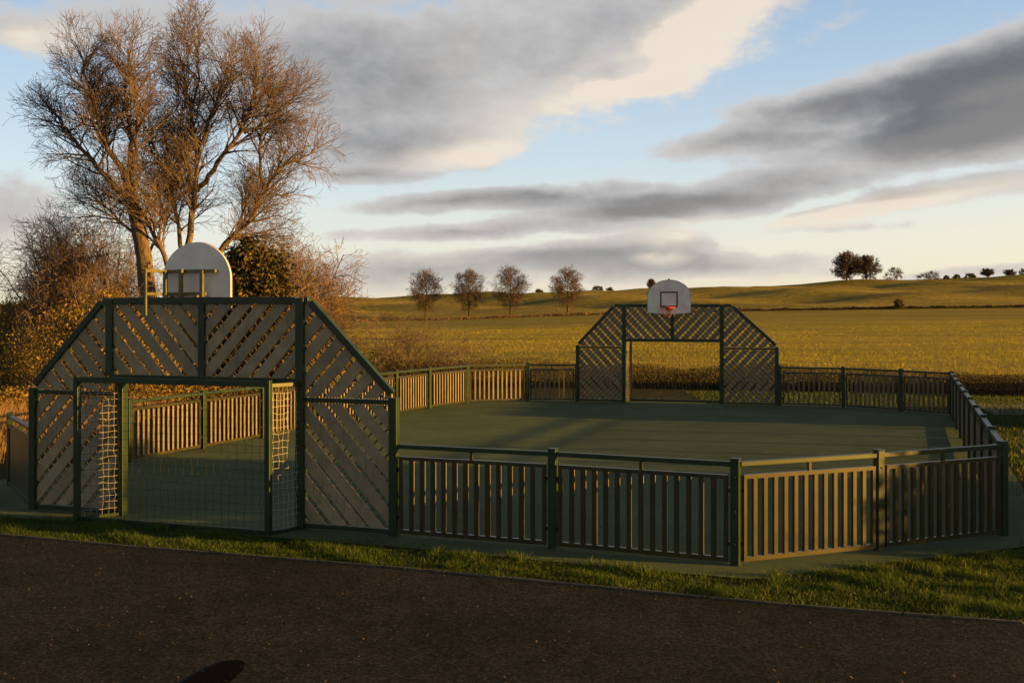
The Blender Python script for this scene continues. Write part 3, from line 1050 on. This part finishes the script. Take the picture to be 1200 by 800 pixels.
def hedge(name, label, line, width, h, per_m, size, mat, seed, twigs=6, kind=None, hvar=0.3):
    base = Vector(line[0])
    root = tag(empty(name, base), label, 'hedge')
    rg = np.random.default_rng(seed)
    P = np.array([(p[0], p[1]) for p in line])
    L = np.concatenate([[0], np.cumsum(np.linalg.norm(np.diff(P, axis=0), axis=1))])
    n = int(L[-1] * per_m)
    s = rg.uniform(0, L[-1], n)
    x, y = np.interp(s, L, P[:, 0]), np.interp(s, L, P[:, 1])
    kn = rg.uniform(0, 1, int(L[-1] / (h * 0.9)) + 3)
    k2 = rg.uniform(0, 1, int(L[-1] / (h * 4)) + 3)
    hh = h * (1 - hvar + hvar * 1.25 * (0.5 * np.interp(s / (h * 0.9), np.arange(len(kn)), kn) + 0.7 * np.interp(s / (h * 4), np.arange(len(k2)), k2) - 0.1))
    t = np.sqrt(rg.uniform(0, 1, n))
    an = rg.uniform(0, np.pi, n)
    cx, cy = x + rg.normal(0, 0.05, n), y + width / 2 * t * np.cos(an)
    cz = hh * t * np.sin(an) * 0.97
    c = np.stack([cx - base.x, cy - base.y, cz + terrain(cx, cy) - base.z], 1)
    v, f = leaf_cloud(n, lambda r_, k: c, size, seed)
    np_mesh('foliage', v, f, M[mat], root)
    w = Wood(seed, size * 0.13, 9)
    for i in range(int(L[-1] * twigs)):
        q = random.uniform(0, L[-1])
        X, Y_ = float(np.interp(q, L, P[:, 0])), float(np.interp(q, L, P[:, 1])) + random.uniform(-.35, .35) * width
        d = Vector((random.gauss(0, .5), random.gauss(0, .4), 1))
        w.grow(Vector((X, Y_, float(terrain(X, Y_)))) - base, d, h * random.uniform(.7, 1.35), size * 0.3, 0,
               [dict(seg=h / 5, wig=.18, up=-.03), dict(seg=h / 8, wig=.2, up=0, den=4 / h, ang=(25, 60), len=h * .35, r=size * .2)])
    w.meshes(root, M['twig'], M['twig'])
    for ch in root.children:
        if ch.name.startswith('trunk'):
            ch.name = 'twig_thicket'
            ch['kind'] = 'stuff'
    return root


hedge('bramble_hedge', 'dark brown bramble hedge along the field edge beyond the far railing', [(-9, 43.5, 0), (-3, 44.0, 0), (6, 43.5, 0), (11, 41.5, 0), (16, 39.5, 0), (24, 38.0, 0)], 3.4, 1.08, 6500, 0.017, 'bramble', 41, 26, hvar=0.5)
hedge('bramble_hedge', 'russet undergrowth along the outside of the left side railing', [(-16, 30, 0), (-11, 32, 0), (-7.5, 36, 0), (-6, 40, 0)], 2.6, 0.95, 900, 0.04, 'dead_leaf', 42, 10)
hedge('boundary_hedge', 'low ragged hedge under the row of four field trees', [(x, 349, 0) for x in np.arange(-70, 42, 8)], 2.5, 1.0, 130, 0.22, 'reed', 43, 0.6, hvar=0.9)
hedge('boundary_hedge', 'dark low hedge standing in for the shadowed ditch line at the foot of the right hill', [(x, 349, 0) for x in np.arange(42, 190, 8)], 2.5, 1.1, 140, 0.22, 'hill_leaf', 44, 0.6, hvar=0.7)  # dark strip of leaves in place of a shadowed ditch

hedge('shade_hedge', 'unseen row of shrubs added beyond the long right side railing to shade the corner panel', [(15.0, 11.6, 0), (15.2, 14, 0), (15.4, 17.0, 0)], 1.5, 3.3, 5200, 0.08, 'dead_leaf', 45, 10, hvar=0.08)  # out of view, added to keep sun off the right corner panel

hedge('shade_hedge', 'unseen lower row of shrubs added to shade the far right railing', [(16.6, 27.2, 0), (17.0, 32.0, 0)], 1.4, 2.15, 4200, 0.08, 'dead_leaf', 47, 10, hvar=0.06)  # second out-of-view row, added to shade the far right railing and court
hedge('dapple_tussock', 'unseen ragged tussocks added off to the right to dapple sunlight on the verge', [(10.6, 8.2, 0), (11.0, 10.5, 0), (11.4, 12.2, 0)], 0.8, 0.45, 420, 0.05, 'reed', 46, 14, hvar=0.95)  # off-frame scrub added to break up the sun on the verge

# field trees -------------------------------------------------------------------------------------------------


def field_tree(name, label, base, h, width, seed, clear=0.32, rmin=0.035, group=None, dens=1.0, trunk_r=0.35, twig='far_twig'):
    root = tag(empty(name, base), label, 'tree', group)
    w = Wood(seed, rmin, 2)
    rg = w.rng
    top = Vector((rg.gauss(0, .2), rg.gauss(0, .2), h * 0.97))
    pts = smooth_pts([Vector((0, 0, -0.3)), Vector((rg.gauss(0, .1), 0, h * .25)), Vector((rg.gauss(0, .2), rg.gauss(0, .2), h * .55)), top])
    rs = [trunk_r * (1 - 0.93 * i / (len(pts) - 1)) for i in range(len(pts))]
    w.br.append((pts, rs, 0))
    cfg = [dict(), dict(seg=h * .05, wig=.08, up=.01), dict(seg=h * .035, wig=.12, up=.02, den=24 / h * dens, ang=(25, 65), len=h * .20, r=trunk_r * .22, **{'from': 0.15}),
           dict(seg=h * .03, wig=.16, up=.03, den=34 / h * dens, ang=(25, 60), len=h * .12, r=trunk_r * .10),
           dict(seg=h * .025, wig=.18, up=.0, den=44 / h * dens, ang=(25, 60), len=h * .075, r=trunk_r * .07)]
    cz = h * (clear + 1) / 2
    for i in range(54):
        f = clear * 0.85 + (0.95 - clear * 0.85) * (i + rg.random()) / 54
        x = f * (len(pts) - 1)
        k = min(int(x), len(pts) - 2)
        q = pts[k].lerp(pts[k + 1], x - k)
        an = i * 2.4 + rg.uniform(-.3, .3)
        elev = R(2 + 60 * (f - clear) / (1 - clear) + rg.uniform(-8, 8))
        d = Vector((math.cos(an) * math.cos(elev), math.sin(an) * math.cos(elev), math.sin(elev)))
        # run to the crown's outline
        t = 0.0
        while t < h:
            pp = q + d * t
            if ((pp.x / (width / 2)) ** 2 + (pp.y / (width / 2)) ** 2 + ((pp.z - cz) / (h * (1 - clear) / 2)) ** 2) > 1 and t > 0.08 * h:
                break
            t += 0.02 * h
        w.grow(q, d, t * rg.uniform(.88, 1.08), trunk_r * .32 * (1 - .6 * f), 1, cfg)
    w.meshes(root, M['far_bark'], M[twig])
    return root


ROW = [(498.4, 322, 38, 'slender bare tree, leftmost of the row of four in the field', 51),
       (549.7, 322, 41, 'wide bare tree, second from left of the row of four in the field', 52),
       (598.5, 318, 40, 'tallest bare tree, third from left of the row of four in the field', 53),
       (665.5, 319, 39, 'bare tree set apart nearest the far goal wall, in the row of four', 54)]
for x, top, wpx, lab, sd in ROW:
    b = on_ground(x, 350)
    hh = EYE - (top - HOR) / F * 350 - b.z
    field_tree('field_tree', lab, b, hh, wpx / F * 350, sd, 0.33, 0.019, 'row of bare trees in the field', 1.1)

HILL = [  # x, top, width px, label
    (992, 298, 34, 'large spreading oak on the hilltop, left of the pair', 'oak'),
    (1015, 302, 34, 'broad darker oak on the hilltop, right of the pair', 'oak'),
    (1049, 311, 23, 'round dark tree just right of the hilltop oak pair', 'bush'),
    (1089, 316, 27, 'wide low dark bush on the hilltop skyline', 'bush'),
    (1109, 322, 6, 'smallest slim bush on the hilltop skyline', 'bush'),
    (1121, 321, 8, 'small upright tree on the skyline right of the slim bush', 'bush'),
    (1137, 320, 12, 'small rounded skyline tree left of the wide far right clump', 'bush'),
    (1157, 316, 24, 'wide thin skyline tree near the right edge', 'thin'),
    (1183, 317, 15, 'pale thin skyline tree by the right edge', 'thin'),
    (1199, 313, 14, 'tall dark skyline tree cut by the right edge', 'bush'),
    (631.5, 337, 11, 'small round bush on the skyline between the third and fourth field trees', 'bush'),
    (700, 333, 13, 'round dark bush on the skyline right of the fourth field tree', 'bush'),
    (714.5, 336, 8, 'smaller round bush on the skyline beside the round dark bush', 'bush'),
    (763.5, 328, 9, 'small bare tree on the skyline left of the far basketball board', 'thin')]
for i, (x, top, wpx, lab, typ) in enumerate(HILL):
    Y = 596
    b = on_ground(x, Y)
    hh = max(2.5, EYE - (top - HOR) / F * Y - b.z)
    wd_ = wpx / F * Y
    if typ in ('oak', 'thin'):
        r = field_tree('hill_tree', lab, b, hh, wd_ * 1.06, 70 + i, 0.10 if typ == 'oak' else 0.2, 0.055 if typ == 'oak' else 0.04, 'trees on the hilltop skyline', 1.0, 0.55 if typ == 'oak' else 0.25)
    else:
        r = tag(empty('hill_bush', b), lab, 'bush' if hh < 6 else 'tree', 'trees on the hilltop skyline')
        w = Wood(70 + i, 0.05, 9)
        for k in range(5):
            w.grow(Vector((random.uniform(-.1, .1) * wd_, 0, -.3)), Vector((random.uniform(-.6, .6), random.uniform(-.6, .6), 1)), hh * .8, .16, 0,
                   [dict(seg=hh / 6, wig=.1, up=.03), dict(seg=hh / 8, wig=.15, up=.02, den=8 / hh, ang=(25, 55), len=hh * .4, r=.08), dict(seg=hh / 9, wig=.15, up=.02, den=12 / hh, ang=(25, 55), len=hh * .2, r=.05)])
        w.meshes(r, M['far_bark'], M['far_twig'])
    if typ == 'bush' or typ == 'oak':
        nlf = int(1800 if typ == 'bush' else 1500)
        v, f = leaf_cloud(nlf, clumped(wd_ * .54, wd_ * .46, hh * (1.0 if typ == 'bush' else .7), 26, 90 + i, 0.0 if typ == 'bush' else hh * .28, tight=wd_ * .07), 0.20, 90 + i)
        np_mesh('foliage', v, f, M['hill_leaf'], r)

leafy_bush('field_bush', 'dark bush standing on the hill foot hedge line at right', 'bush', on_ground(1054, 347), 1.7, 1.6, 3.6, 2500, 0.16, 'hill_leaf', 61, 20, 6, tight=.35)
shrub_tree('field_bush', 'bare grey bush at the left end of the field boundary hedge', 'bush', on_ground(447, 345), 3.0, 4.2, 9, 62, cfg=[dict(), dict(seg=.6, wig=.1, up=.02), dict(seg=.5, wig=.15, up=.03, den=1.6, ang=(30, 65), len=2.0, r=.06), dict(seg=.4, wig=.18, up=.02, den=2.2, ang=(30, 65), len=1.0, r=.04)], rmin=.03, twig='far_twig', bark='far_bark')

# ------------------------------------------------------------------ grass and litter


def blades(name, P, hgt, wid, mat, seed, lean=0.45):
    rg = np.random.default_rng(seed)
    n = len(P)
    h = hgt * rg.uniform(0.45, 1.25, (n, 1)) if np.isscalar(hgt) else hgt[:, None] * rg.uniform(0.45, 1.25, (n, 1))
    w = (wid if np.isscalar(wid) else wid[:, None]) * rg.uniform(0.6, 1.2, (n, 1))
    an = rg.uniform(0, 2 * np.pi, n)
    side = np.stack([np.cos(an), np.sin(an), np.zeros(n)], 1)
    la = rg.uniform(0, 2 * np.pi, n)
    ln = np.stack([np.cos(la), np.sin(la), np.zeros(n)], 1) * h * lean * rg.uniform(0.1, 1.3, (n, 1))
    up = np.array([0, 0, 1.0])
    v = np.stack([P - side * w, P + side * w, P + ln * 0.4 + up * h * 0.6 + side * w * .75, P + ln * 0.4 + up * h * 0.6 - side * w * .75,
                  P + ln + up * h + side * w * .1, P + ln + up * h - side * w * .1], 1).reshape(-1, 3)
    o = np.arange(n)[:, None] * 6
    f = np.concatenate([o + np.array([0, 1, 2, 3]), o + np.array([3, 2, 4, 5])])
    return np_mesh(name, v, f, M[mat])


def in_poly(X, Y, poly):
    ins = np.zeros(len(X), bool)
    n = len(poly)
    for i in range(n):
        x0, y0 = poly[i - 1][0], poly[i - 1][1]
        x1, y1 = poly[i][0], poly[i][1]
        c = ((y0 > Y) != (y1 > Y)) & (X < (x1 - x0) * (Y - y0) / (y1 - y0 + 1e-12) + x0)
        ins ^= c
    return ins


EX = np.array([p.x for p in edge])
EY = np.array([p.y for p in edge])
verge_a = offset_poly(outline, 0.45)


def verge_points(n, x0, x1, y0, y1, seed):
    rg = np.random.default_rng(seed)
    X, Y = rg.uniform(x0, x1, n), rg.uniform(y0, y1, n)
    ok = (Y > np.interp(X, EX, EY) + 0.01 + 0.035 * np.sin(X * 4.3) * np.sin(X * 1.7 + 1) + rg.normal(0, 0.02, n)) & ~in_poly(X, Y, verge_a)
    # thin cover towards the apron so that the edge is ragged
    near = in_poly(X, Y, offset_poly(outline, 0.66))
    ok &= ~near | (rg.uniform(0, 1, n) < 0.25)
    bare = np.sin(X * 1.7 + 0.6) * np.sin(Y * 2.3 + X * .8) + 0.4 * np.sin(X * 5.1 + Y * 3.3)
    ok &= rg.uniform(0, 1, n) < np.clip(1.05 - 0.9 * np.clip(bare - 0.35, 0, 1), 0.1, 1)
    return np.stack([X[ok], Y[ok], np.zeros(ok.sum())], 1)


rg = np.random.default_rng(77)
pa = verge_points(520000, -8.5, 9.5, 10.0, 17.5, 1)
hv = 0.034 + 0.05 * np.clip(np.sin(pa[:, 0] * 3.1 + np.sin(pa[:, 1] * 4) * 1.2) * np.sin(pa[:, 1] * 3.7 + pa[:, 0]) + 0.35 * np.sin(pa[:, 0] * 9.3 + pa[:, 1] * 7.1), 0, 1)
tuft = np.stack([rg.uniform(-8, 8, 260), rg.uniform(10.3, 16.5, 260)], 1)
tk = (tuft[:, 1] > np.interp(tuft[:, 0], EX, EY) - 0.02) & ~in_poly(tuft[:, 0], tuft[:, 1], offset_poly(outline, 0.6))
tuft = np.repeat(tuft[tk], 70, 0) + rg.normal(0, 0.035, (tk.sum() * 70, 2))
pt = np.concatenate([tuft, np.zeros((len(tuft), 1))], 1)
pa, hv = np.concatenate([pa, pt]), np.concatenate([hv, np.full(len(pt), 0.10)])
tag(blades('verge_grass', pa, hv, 0.0034 * np.ones(len(pa)), 'blade', 2, 0.9), kind='stuff')
pb = verge_points(90000, 6.0, 22.0, 14.0, 40.0, 3)
tag(blades('lawn_grass', pb, 0.08, 0.008, 'blade', 4), kind='stuff')

# rough meadow beyond the hedge
rg = np.random.default_rng(5)
n = 240000
Y = 45 + (190 - 45) * rg.uniform(0, 1, n) ** 1.7
X = rg.uniform(-0.5, 0.52, n) * Y
keep = rg.uniform(0, 1, n) < np.clip((190 - Y) / 90, 0, 1) * 0.45 + 0.65 * (np.sin(X * .13 + np.sin(Y * .11) * 2) * np.sin(Y * .23 + 1) > -.1)
X, Y = X[keep], Y[keep]
pf = np.stack([X, Y, terrain(X, Y)], 1)
sc_ = np.clip(Y / 60, 0.8, 2.5)
tag(blades('meadow_grass', pf, 0.09 * np.ones(len(Y)), 0.012 * sc_, 'field_blade', 6, 0.5), kind='stuff')
# dry reeds at the left
n = 16000
X = rg.uniform(-22, -9.5, n)
Y = rg.uniform(21, 33, n)
ok = (X < -8.6 - (Y - 19) * -0.0) & ~in_poly(X, Y, apron)
X, Y = X[ok], Y[ok]
tag(blades('dry_reeds', np.stack([X, Y, np.zeros(len(X))], 1), 0.55, 0.010, 'reed', 8, 0.45), kind='stuff')

# fallen leaves on the asphalt and the verge
n = 17000
X, Y = rg.uniform(-8, 7, n), rg.uniform(5.5, 15.5, n)
cl = np.sin(X * .9 + 1) * np.sin(Y * 1.1 + X * .3)
ok = (rg.uniform(0, 1, n) < 0.35 + 0.6 * np.clip(cl, 0, 1)) & (Y < np.interp(X, EX, EY) + .6)
c = np.stack([X[ok], Y[ok], 0.013 + rg.uniform(0, 0.008, ok.sum())], 1)
X2, Y2 = rg.uniform(-8, 12, 5000), rg.uniform(13, 36, 5000)
k2 = in_poly(X2, Y2, outline) & (rg.uniform(0, 1, 5000) < .25 + .75 * np.clip(np.sin(X2 * .8) * np.sin(Y2 * .5 + 1) * 2, 0, 1))
c = np.concatenate([c, np.stack([X2[k2], Y2[k2], 0.017 + rg.uniform(0, 0.012, k2.sum())], 1)])
m_ = len(c)
an = rg.uniform(0, 2 * np.pi, m_)
a = np.stack([np.cos(an), np.sin(an), rg.normal(0, .25, m_)], 1)
b = np.stack([-np.sin(an), np.cos(an), rg.normal(0, .35, m_)], 1)
s = 0.0095 * rg.uniform(.5, 1.5, (m_, 1))
v = np.stack([c - a * s, c - b * s * .6, c + a * s, c + b * s * .6], 1)
v[:, :, 2] = np.maximum(v[:, :, 2], 0.0105)
tag(np_mesh('leaf_litter', v.reshape(-1, 3), np.arange(4 * m_).reshape(-1, 4), M['litter']), kind='stuff')

# ------------------------------------------------------------------ sky, sun, camera
SKY_S = 0.10
world = bpy.data.worlds.new('World')
scene.world = world
world.use_nodes = True
nt = world.node_tree
bg = nt.nodes['Background']
bg.inputs['Strength'].default_value = SKY_S
sky = nt.nodes.new('ShaderNodeTexSky')
sky.sky_type = 'NISHITA'
sky.sun_disc = False
sky.sun_elevation = R(SUN_EL)
sky.sun_rotation = R(90 - SUN_AZ)
sky.air_density, sky.dust_density, sky.ozone_density = 1.0, 1.2, 1.6

dirv = nt.nodes.new('ShaderNodeTexCoord').outputs['Generated']
sep = nt.nodes.new('ShaderNodeSeparateXYZ')
nt.links.new(dirv, sep.inputs[0])
az = mth(nt, 'MULTIPLY', mth(nt, 'ARCTAN2', sep.outputs[0], sep.outputs[1]), 180 / math.pi)
elv = mth(nt, 'MULTIPLY', mth(nt, 'ARCSINE', sep.outputs[2]), 180 / math.pi)
cmb = nt.nodes.new('ShaderNodeCombineXYZ')
nt.links.new(az, cmb.inputs[0])
nt.links.new(elv, cmb.inputs[1])
P0 = cmb.outputs[0]

# cloud banks: azimuth, elevation, half-width, half-height (all degrees), tilt, density
BANKS_PX = [
    (590, 40, 330, 115, 18, 0.62), (450, 120, 200, 85, 4, 0.56), (790, 30, 175, 75, 24, 0.72), (480, 172, 140, 26, 4, 0.7), (330, 60, 200, 70, 0, 0.55), (120, 20, 150, 40, 0, 0.5),
    (1130, 122, 250, 56, 11, 1.7), (965, 118, 110, 18, 6, 1.1), (1150, 166, 150, 24, 2, 1.0), (1240, 75, 160, 55, 14, 1.3),
    (835, 228, 180, 20, 4, 1.25), (740, 248, 170, 17, 3, 1.25), (640, 228, 110, 13, 6, 1.0), (520, 238, 130, 12, 3, 1.15), (1110, 226, 160, 15, 9, 1.1), (1010, 245, 110, 9, 8, 0.8),
    (530, 272, 140, 11, 3, 1.25), (430, 205, 80, 9, 2, 0.8),
    (850, 166, 85, 17, 6, 0.95), (775, 98, 45, 10, 8, 0.55), (640, 300, 90, 16, 4, 0.9),
    (500, 318, 220, 22, 2, 1.35), (750, 300, 110, 30, 0, 1.5), (860, 312, 180, 14, 2, 0.9), (980, 268, 90, 6, 2, 0.5),
    (10, 255, 90, 50, 0, 0.8), (20, 45, 70, 26, -6, 0.7), (1170, 318, 120, 6, 4, 0.8), (985, 22, 60, 14, 30, 0.45)]


def px2deg(x, y):
    a = math.atan((x - 600) / F)
    return math.degrees(a), math.degrees(math.atan((HOR - y) / F * math.cos(a)))


grp = bpy.data.node_groups.new('cloud_density', 'ShaderNodeTree')
grp.interface.new_socket('P', in_out='INPUT', socket_type='NodeSocketVector')
grp.interface.new_socket('D', in_out='OUTPUT', socket_type='NodeSocketFloat')
gi, go = grp.nodes.new('NodeGroupInput'), grp.nodes.new('NodeGroupOutput')
Pin = gi.outputs[0]
# warp
wn = grp.nodes.new('ShaderNodeTexNoise')
wn.inputs['Scale'].default_value = 1.0
wn.inputs['Detail'].default_value = 5
grp.links.new(stretch(grp, Pin, 0.16, 0.42, 1), wn.inputs['Vector'])
vs = grp.nodes.new('ShaderNodeVectorMath')
vs.operation = 'SUBTRACT'
grp.links.new(wn.outputs['Color'], vs.inputs[0])
vs.inputs[1].default_value = (0.5, 0.5, 0.5)
vm = grp.nodes.new('ShaderNodeVectorMath')
vm.operation = 'MULTIPLY_ADD'
grp.links.new(vs.outputs[0], vm.inputs[0])
vm.inputs[1].default_value = (4.0, 1.2, 0)
grp.links.new(Pin, vm.inputs[2])
flat = grp.nodes.new('ShaderNodeVectorMath')
flat.operation = 'MULTIPLY'
grp.links.new(vm.outputs[0], flat.inputs[0])
flat.inputs[1].default_value = (1, 1, 0)
total = None
for x, y, rx, ry, tilt, amp in BANKS_PX:
    a, e = px2deg(x, y)
    mp = grp.nodes.new('ShaderNodeMapping')
    mp.vector_type = 'TEXTURE'
    mp.inputs['Location'].default_value = (a, e, 0)
    mp.inputs['Rotation'].default_value = (0, 0, R(tilt))
    mp.inputs['Scale'].default_value = (rx * 0.0424 * 1.25, ry * 0.0424 * 1.35, 1)
    grp.links.new(flat.outputs[0], mp.inputs['Vector'])
    gr = grp.nodes.new('ShaderNodeTexGradient')
    gr.gradient_type = 'SPHERICAL'
    grp.links.new(mp.outputs[0], gr.inputs[0])
    total = mth(grp, 'MULTIPLY', gr.outputs['Fac'], amp) if total is None else mth(grp, 'MULTIPLY_ADD', gr.outputs['Fac'], amp, total)
# general broken cloud in the rest of the sky
sp = grp.nodes.new('ShaderNodeSeparateXYZ')
grp.links.new(Pin, sp.inputs[0])
aa = mth(grp, 'ABSOLUTE', sp.outputs[0])
rest = mth(grp, 'MAXIMUM', sstep(grp, aa, 25, 45), sstep(grp, sp.outputs[1], 15, 26))
rn = noise(grp, stretch(grp, Pin, 0.05, 0.13, 1), 1.0, 4)
total = mth(grp, 'MULTIPLY_ADD', rest, mth(grp, 'MULTIPLY_ADD', rn, 2.6, -1.0), total)
fn = noise(grp, stretch(grp, Pin, 0.26, 0.50, 1), 1.0, 9, 0.58)
fn2 = noise(grp, stretch(grp, Pin, 0.75, 1.15, 1), 1.0, 6, 0.6)
fnn = mth(grp, 'ADD', mth(grp, 'MULTIPLY_ADD', fn, 0.9, -0.45), mth(grp, 'MULTIPLY_ADD', fn2, 0.56, -0.28))
total = mth(grp, 'ADD', total, fnn)
grp.links.new(total, go.inputs[0])


def density(vec):
    n = nt.nodes.new('ShaderNodeGroup')
    n.node_tree = grp
    nt.links.new(vec, n.inputs[0])
    return n.outputs[0]


rn_w = noise(nt, stretch(nt, dirv, 1.6, 1.6, 3.2), 1.0, 6)
off = nt.nodes.new('ShaderNodeVectorMath')
off.operation = 'ADD'
nt.links.new(P0, off.inputs[0])
off.inputs[1].default_value = (1.9, -0.75, 0)
D0, D1 = density(P0), density(off.outputs[0])
cover = sstep(nt, D0, 0.10, 0.50)
thick = sstep(nt, D0, 0.15, 1.75)
glow = None
for x, y, rx, ry, tilt, amp in [(840, 40, 110, 90, 35, 1.7), (740, 105, 110, 60, 20, 1.0), (775, 285, 45, 26, 0, 1.2), (540, 30, 110, 60, 10, .35), (30, 40, 70, 40, 0, .8),
                                (1080, 235, 200, 18, 8, .7), (900, 262, 260, 14, 4, .9), (640, 140, 150, 60, 12, .7), (570, 185, 120, 20, 4, .7), (470, 300, 100, 12, 0, .6), (20, 330, 120, 60, 0, .6)]:
    a, e = px2deg(x, y)
    mp = nt.nodes.new('ShaderNodeMapping')
    mp.vector_type = 'TEXTURE'
    mp.inputs['Location'].default_value = (a, e, 0)
    mp.inputs['Rotation'].default_value = (0, 0, R(tilt))
    mp.inputs['Scale'].default_value = (rx * 0.0424 * 1.2, ry * 0.0424 * 1.2, 1)
    nt.links.new(P0, mp.inputs['Vector'])
    gr = nt.nodes.new('ShaderNodeTexGradient')
    gr.gradient_type = 'SPHERICAL'
    nt.links.new(mp.outputs[0], gr.inputs[0])
    glow = mth(nt, 'MULTIPLY', gr.outputs['Fac'], amp) if glow is None else mth(nt, 'MULTIPLY_ADD', gr.outputs['Fac'], amp, glow)
lit = sstep(nt, mth(nt, 'SUBTRACT', D0, D1), -0.25, 0.8)
lit = mth(nt, 'MULTIPLY', lit, mth(nt, 'MULTIPLY_ADD', glow, 1.15, 0.12), clamp=True)
lit = mth(nt, 'MULTIPLY_ADD', mth(nt, 'MULTIPLY', glow, glow), 0.35, lit, clamp=True)
K = 1.0 / (SKY_S * 2 ** EXPOSURE)
sc3 = lambda c: tuple(k * K for k in c)
low = sstep(nt, elv, 0.0, 6.0)
bright_c = mixc(nt, low, sc3((0.76, 0.69, 0.59)), sc3((0.62, 0.61, 0.605)))
dark_c = mixc(nt, low, sc3((0.36, 0.36, 0.37)), sc3((0.15, 0.153, 0.168)))
cloud = mixc(nt, thick, bright_c, dark_c)
cloud = mixc(nt, mth(nt, 'MULTIPLY', lit, 0.9), cloud, sc3((0.90, 0.79, 0.66)))
# clear air: the Nishita sky, lifted towards the pale evening colours near the horizon
gradc = ramp(nt, mth(nt, 'DIVIDE', elv, 40.0, clamp=True), [(0.0, (0.95, 0.85, 0.68)), (0.07, (0.88, 0.86, 0.80)), (0.18, (0.64, 0.75, 0.87)), (0.37, (0.37, 0.52, 0.74)), (1.0, (0.10, 0.17, 0.30))])
warm = sstep(nt, az, -10, 70)
gradc = mixc(nt, mth(nt, 'MULTIPLY', warm, mth(nt, 'SUBTRACT', 1.0, sstep(nt, elv, 0, 12))), gradc, (1.15, 0.98, 0.70))
gk = nt.nodes.new('ShaderNodeVectorMath')
gk.operation = 'SCALE'
nt.links.new(gradc, gk.inputs[0])
gk.inputs['Scale'].default_value = K
clear = mixc(nt, 0.75, sky.outputs[0], gk.outputs[0])
final = mixc(nt, mth(nt, 'MULTIPLY', cover, 0.96), clear, cloud)
# unseen dark cloud deck added overhead and behind the viewer to deepen shade
deck = mth(nt, 'MULTIPLY', mth(nt, 'MAXIMUM', mth(nt, 'MULTIPLY', sstep(nt, mth(nt, 'ABSOLUTE', mth(nt, 'SUBTRACT', az, 20)), 70, 110), sstep(nt, elv, 6, 16)), sstep(nt, elv, 17, 34)), sstep(nt, rn_w, 0.30, 0.46))
final = mixc(nt, mth(nt, 'MULTIPLY', deck, 0.9), final, mixc(nt, rn_w, sc3((0.10, 0.10, 0.098)), sc3((0.27, 0.255, 0.23))))
nt.links.new(final, bg.inputs['Color'])
world.cycles.sampling_method = 'MANUAL'
world.cycles.sample_map_resolution = 512

sl = bpy.data.lights.new('sun', 'SUN')
sl.energy = 5.0
sl.angle = R(0.6)
sl.color = (1.0, 0.49, 0.085)
so = bpy.data.objects.new('sun', sl)
so.rotation_euler = SUN.to_track_quat('Z', 'Y').to_euler()
so.location = SUN * 50
COL.objects.link(so)

cd = bpy.data.cameras.new('camera')
cd.sensor_width = 36
cd.lens = F / 1200 * 36
cd.shift_y = -(400 - HOR) / 1200
cd.clip_start, cd.clip_end = 0.1, 6000
co = bpy.data.objects.new('camera', cd)
co.location = (0, 0, EYE)
co.rotation_euler = (R(90), 0, 0)
COL.objects.link(co)
scene.camera = co

scene.view_settings.view_transform = 'Standard'
scene.view_settings.look = 'None'
scene.view_settings.gamma = 1
scene.view_settings.exposure = EXPOSURE
scene.cycles.max_bounces = 6
scene.cycles.use_denoising = True
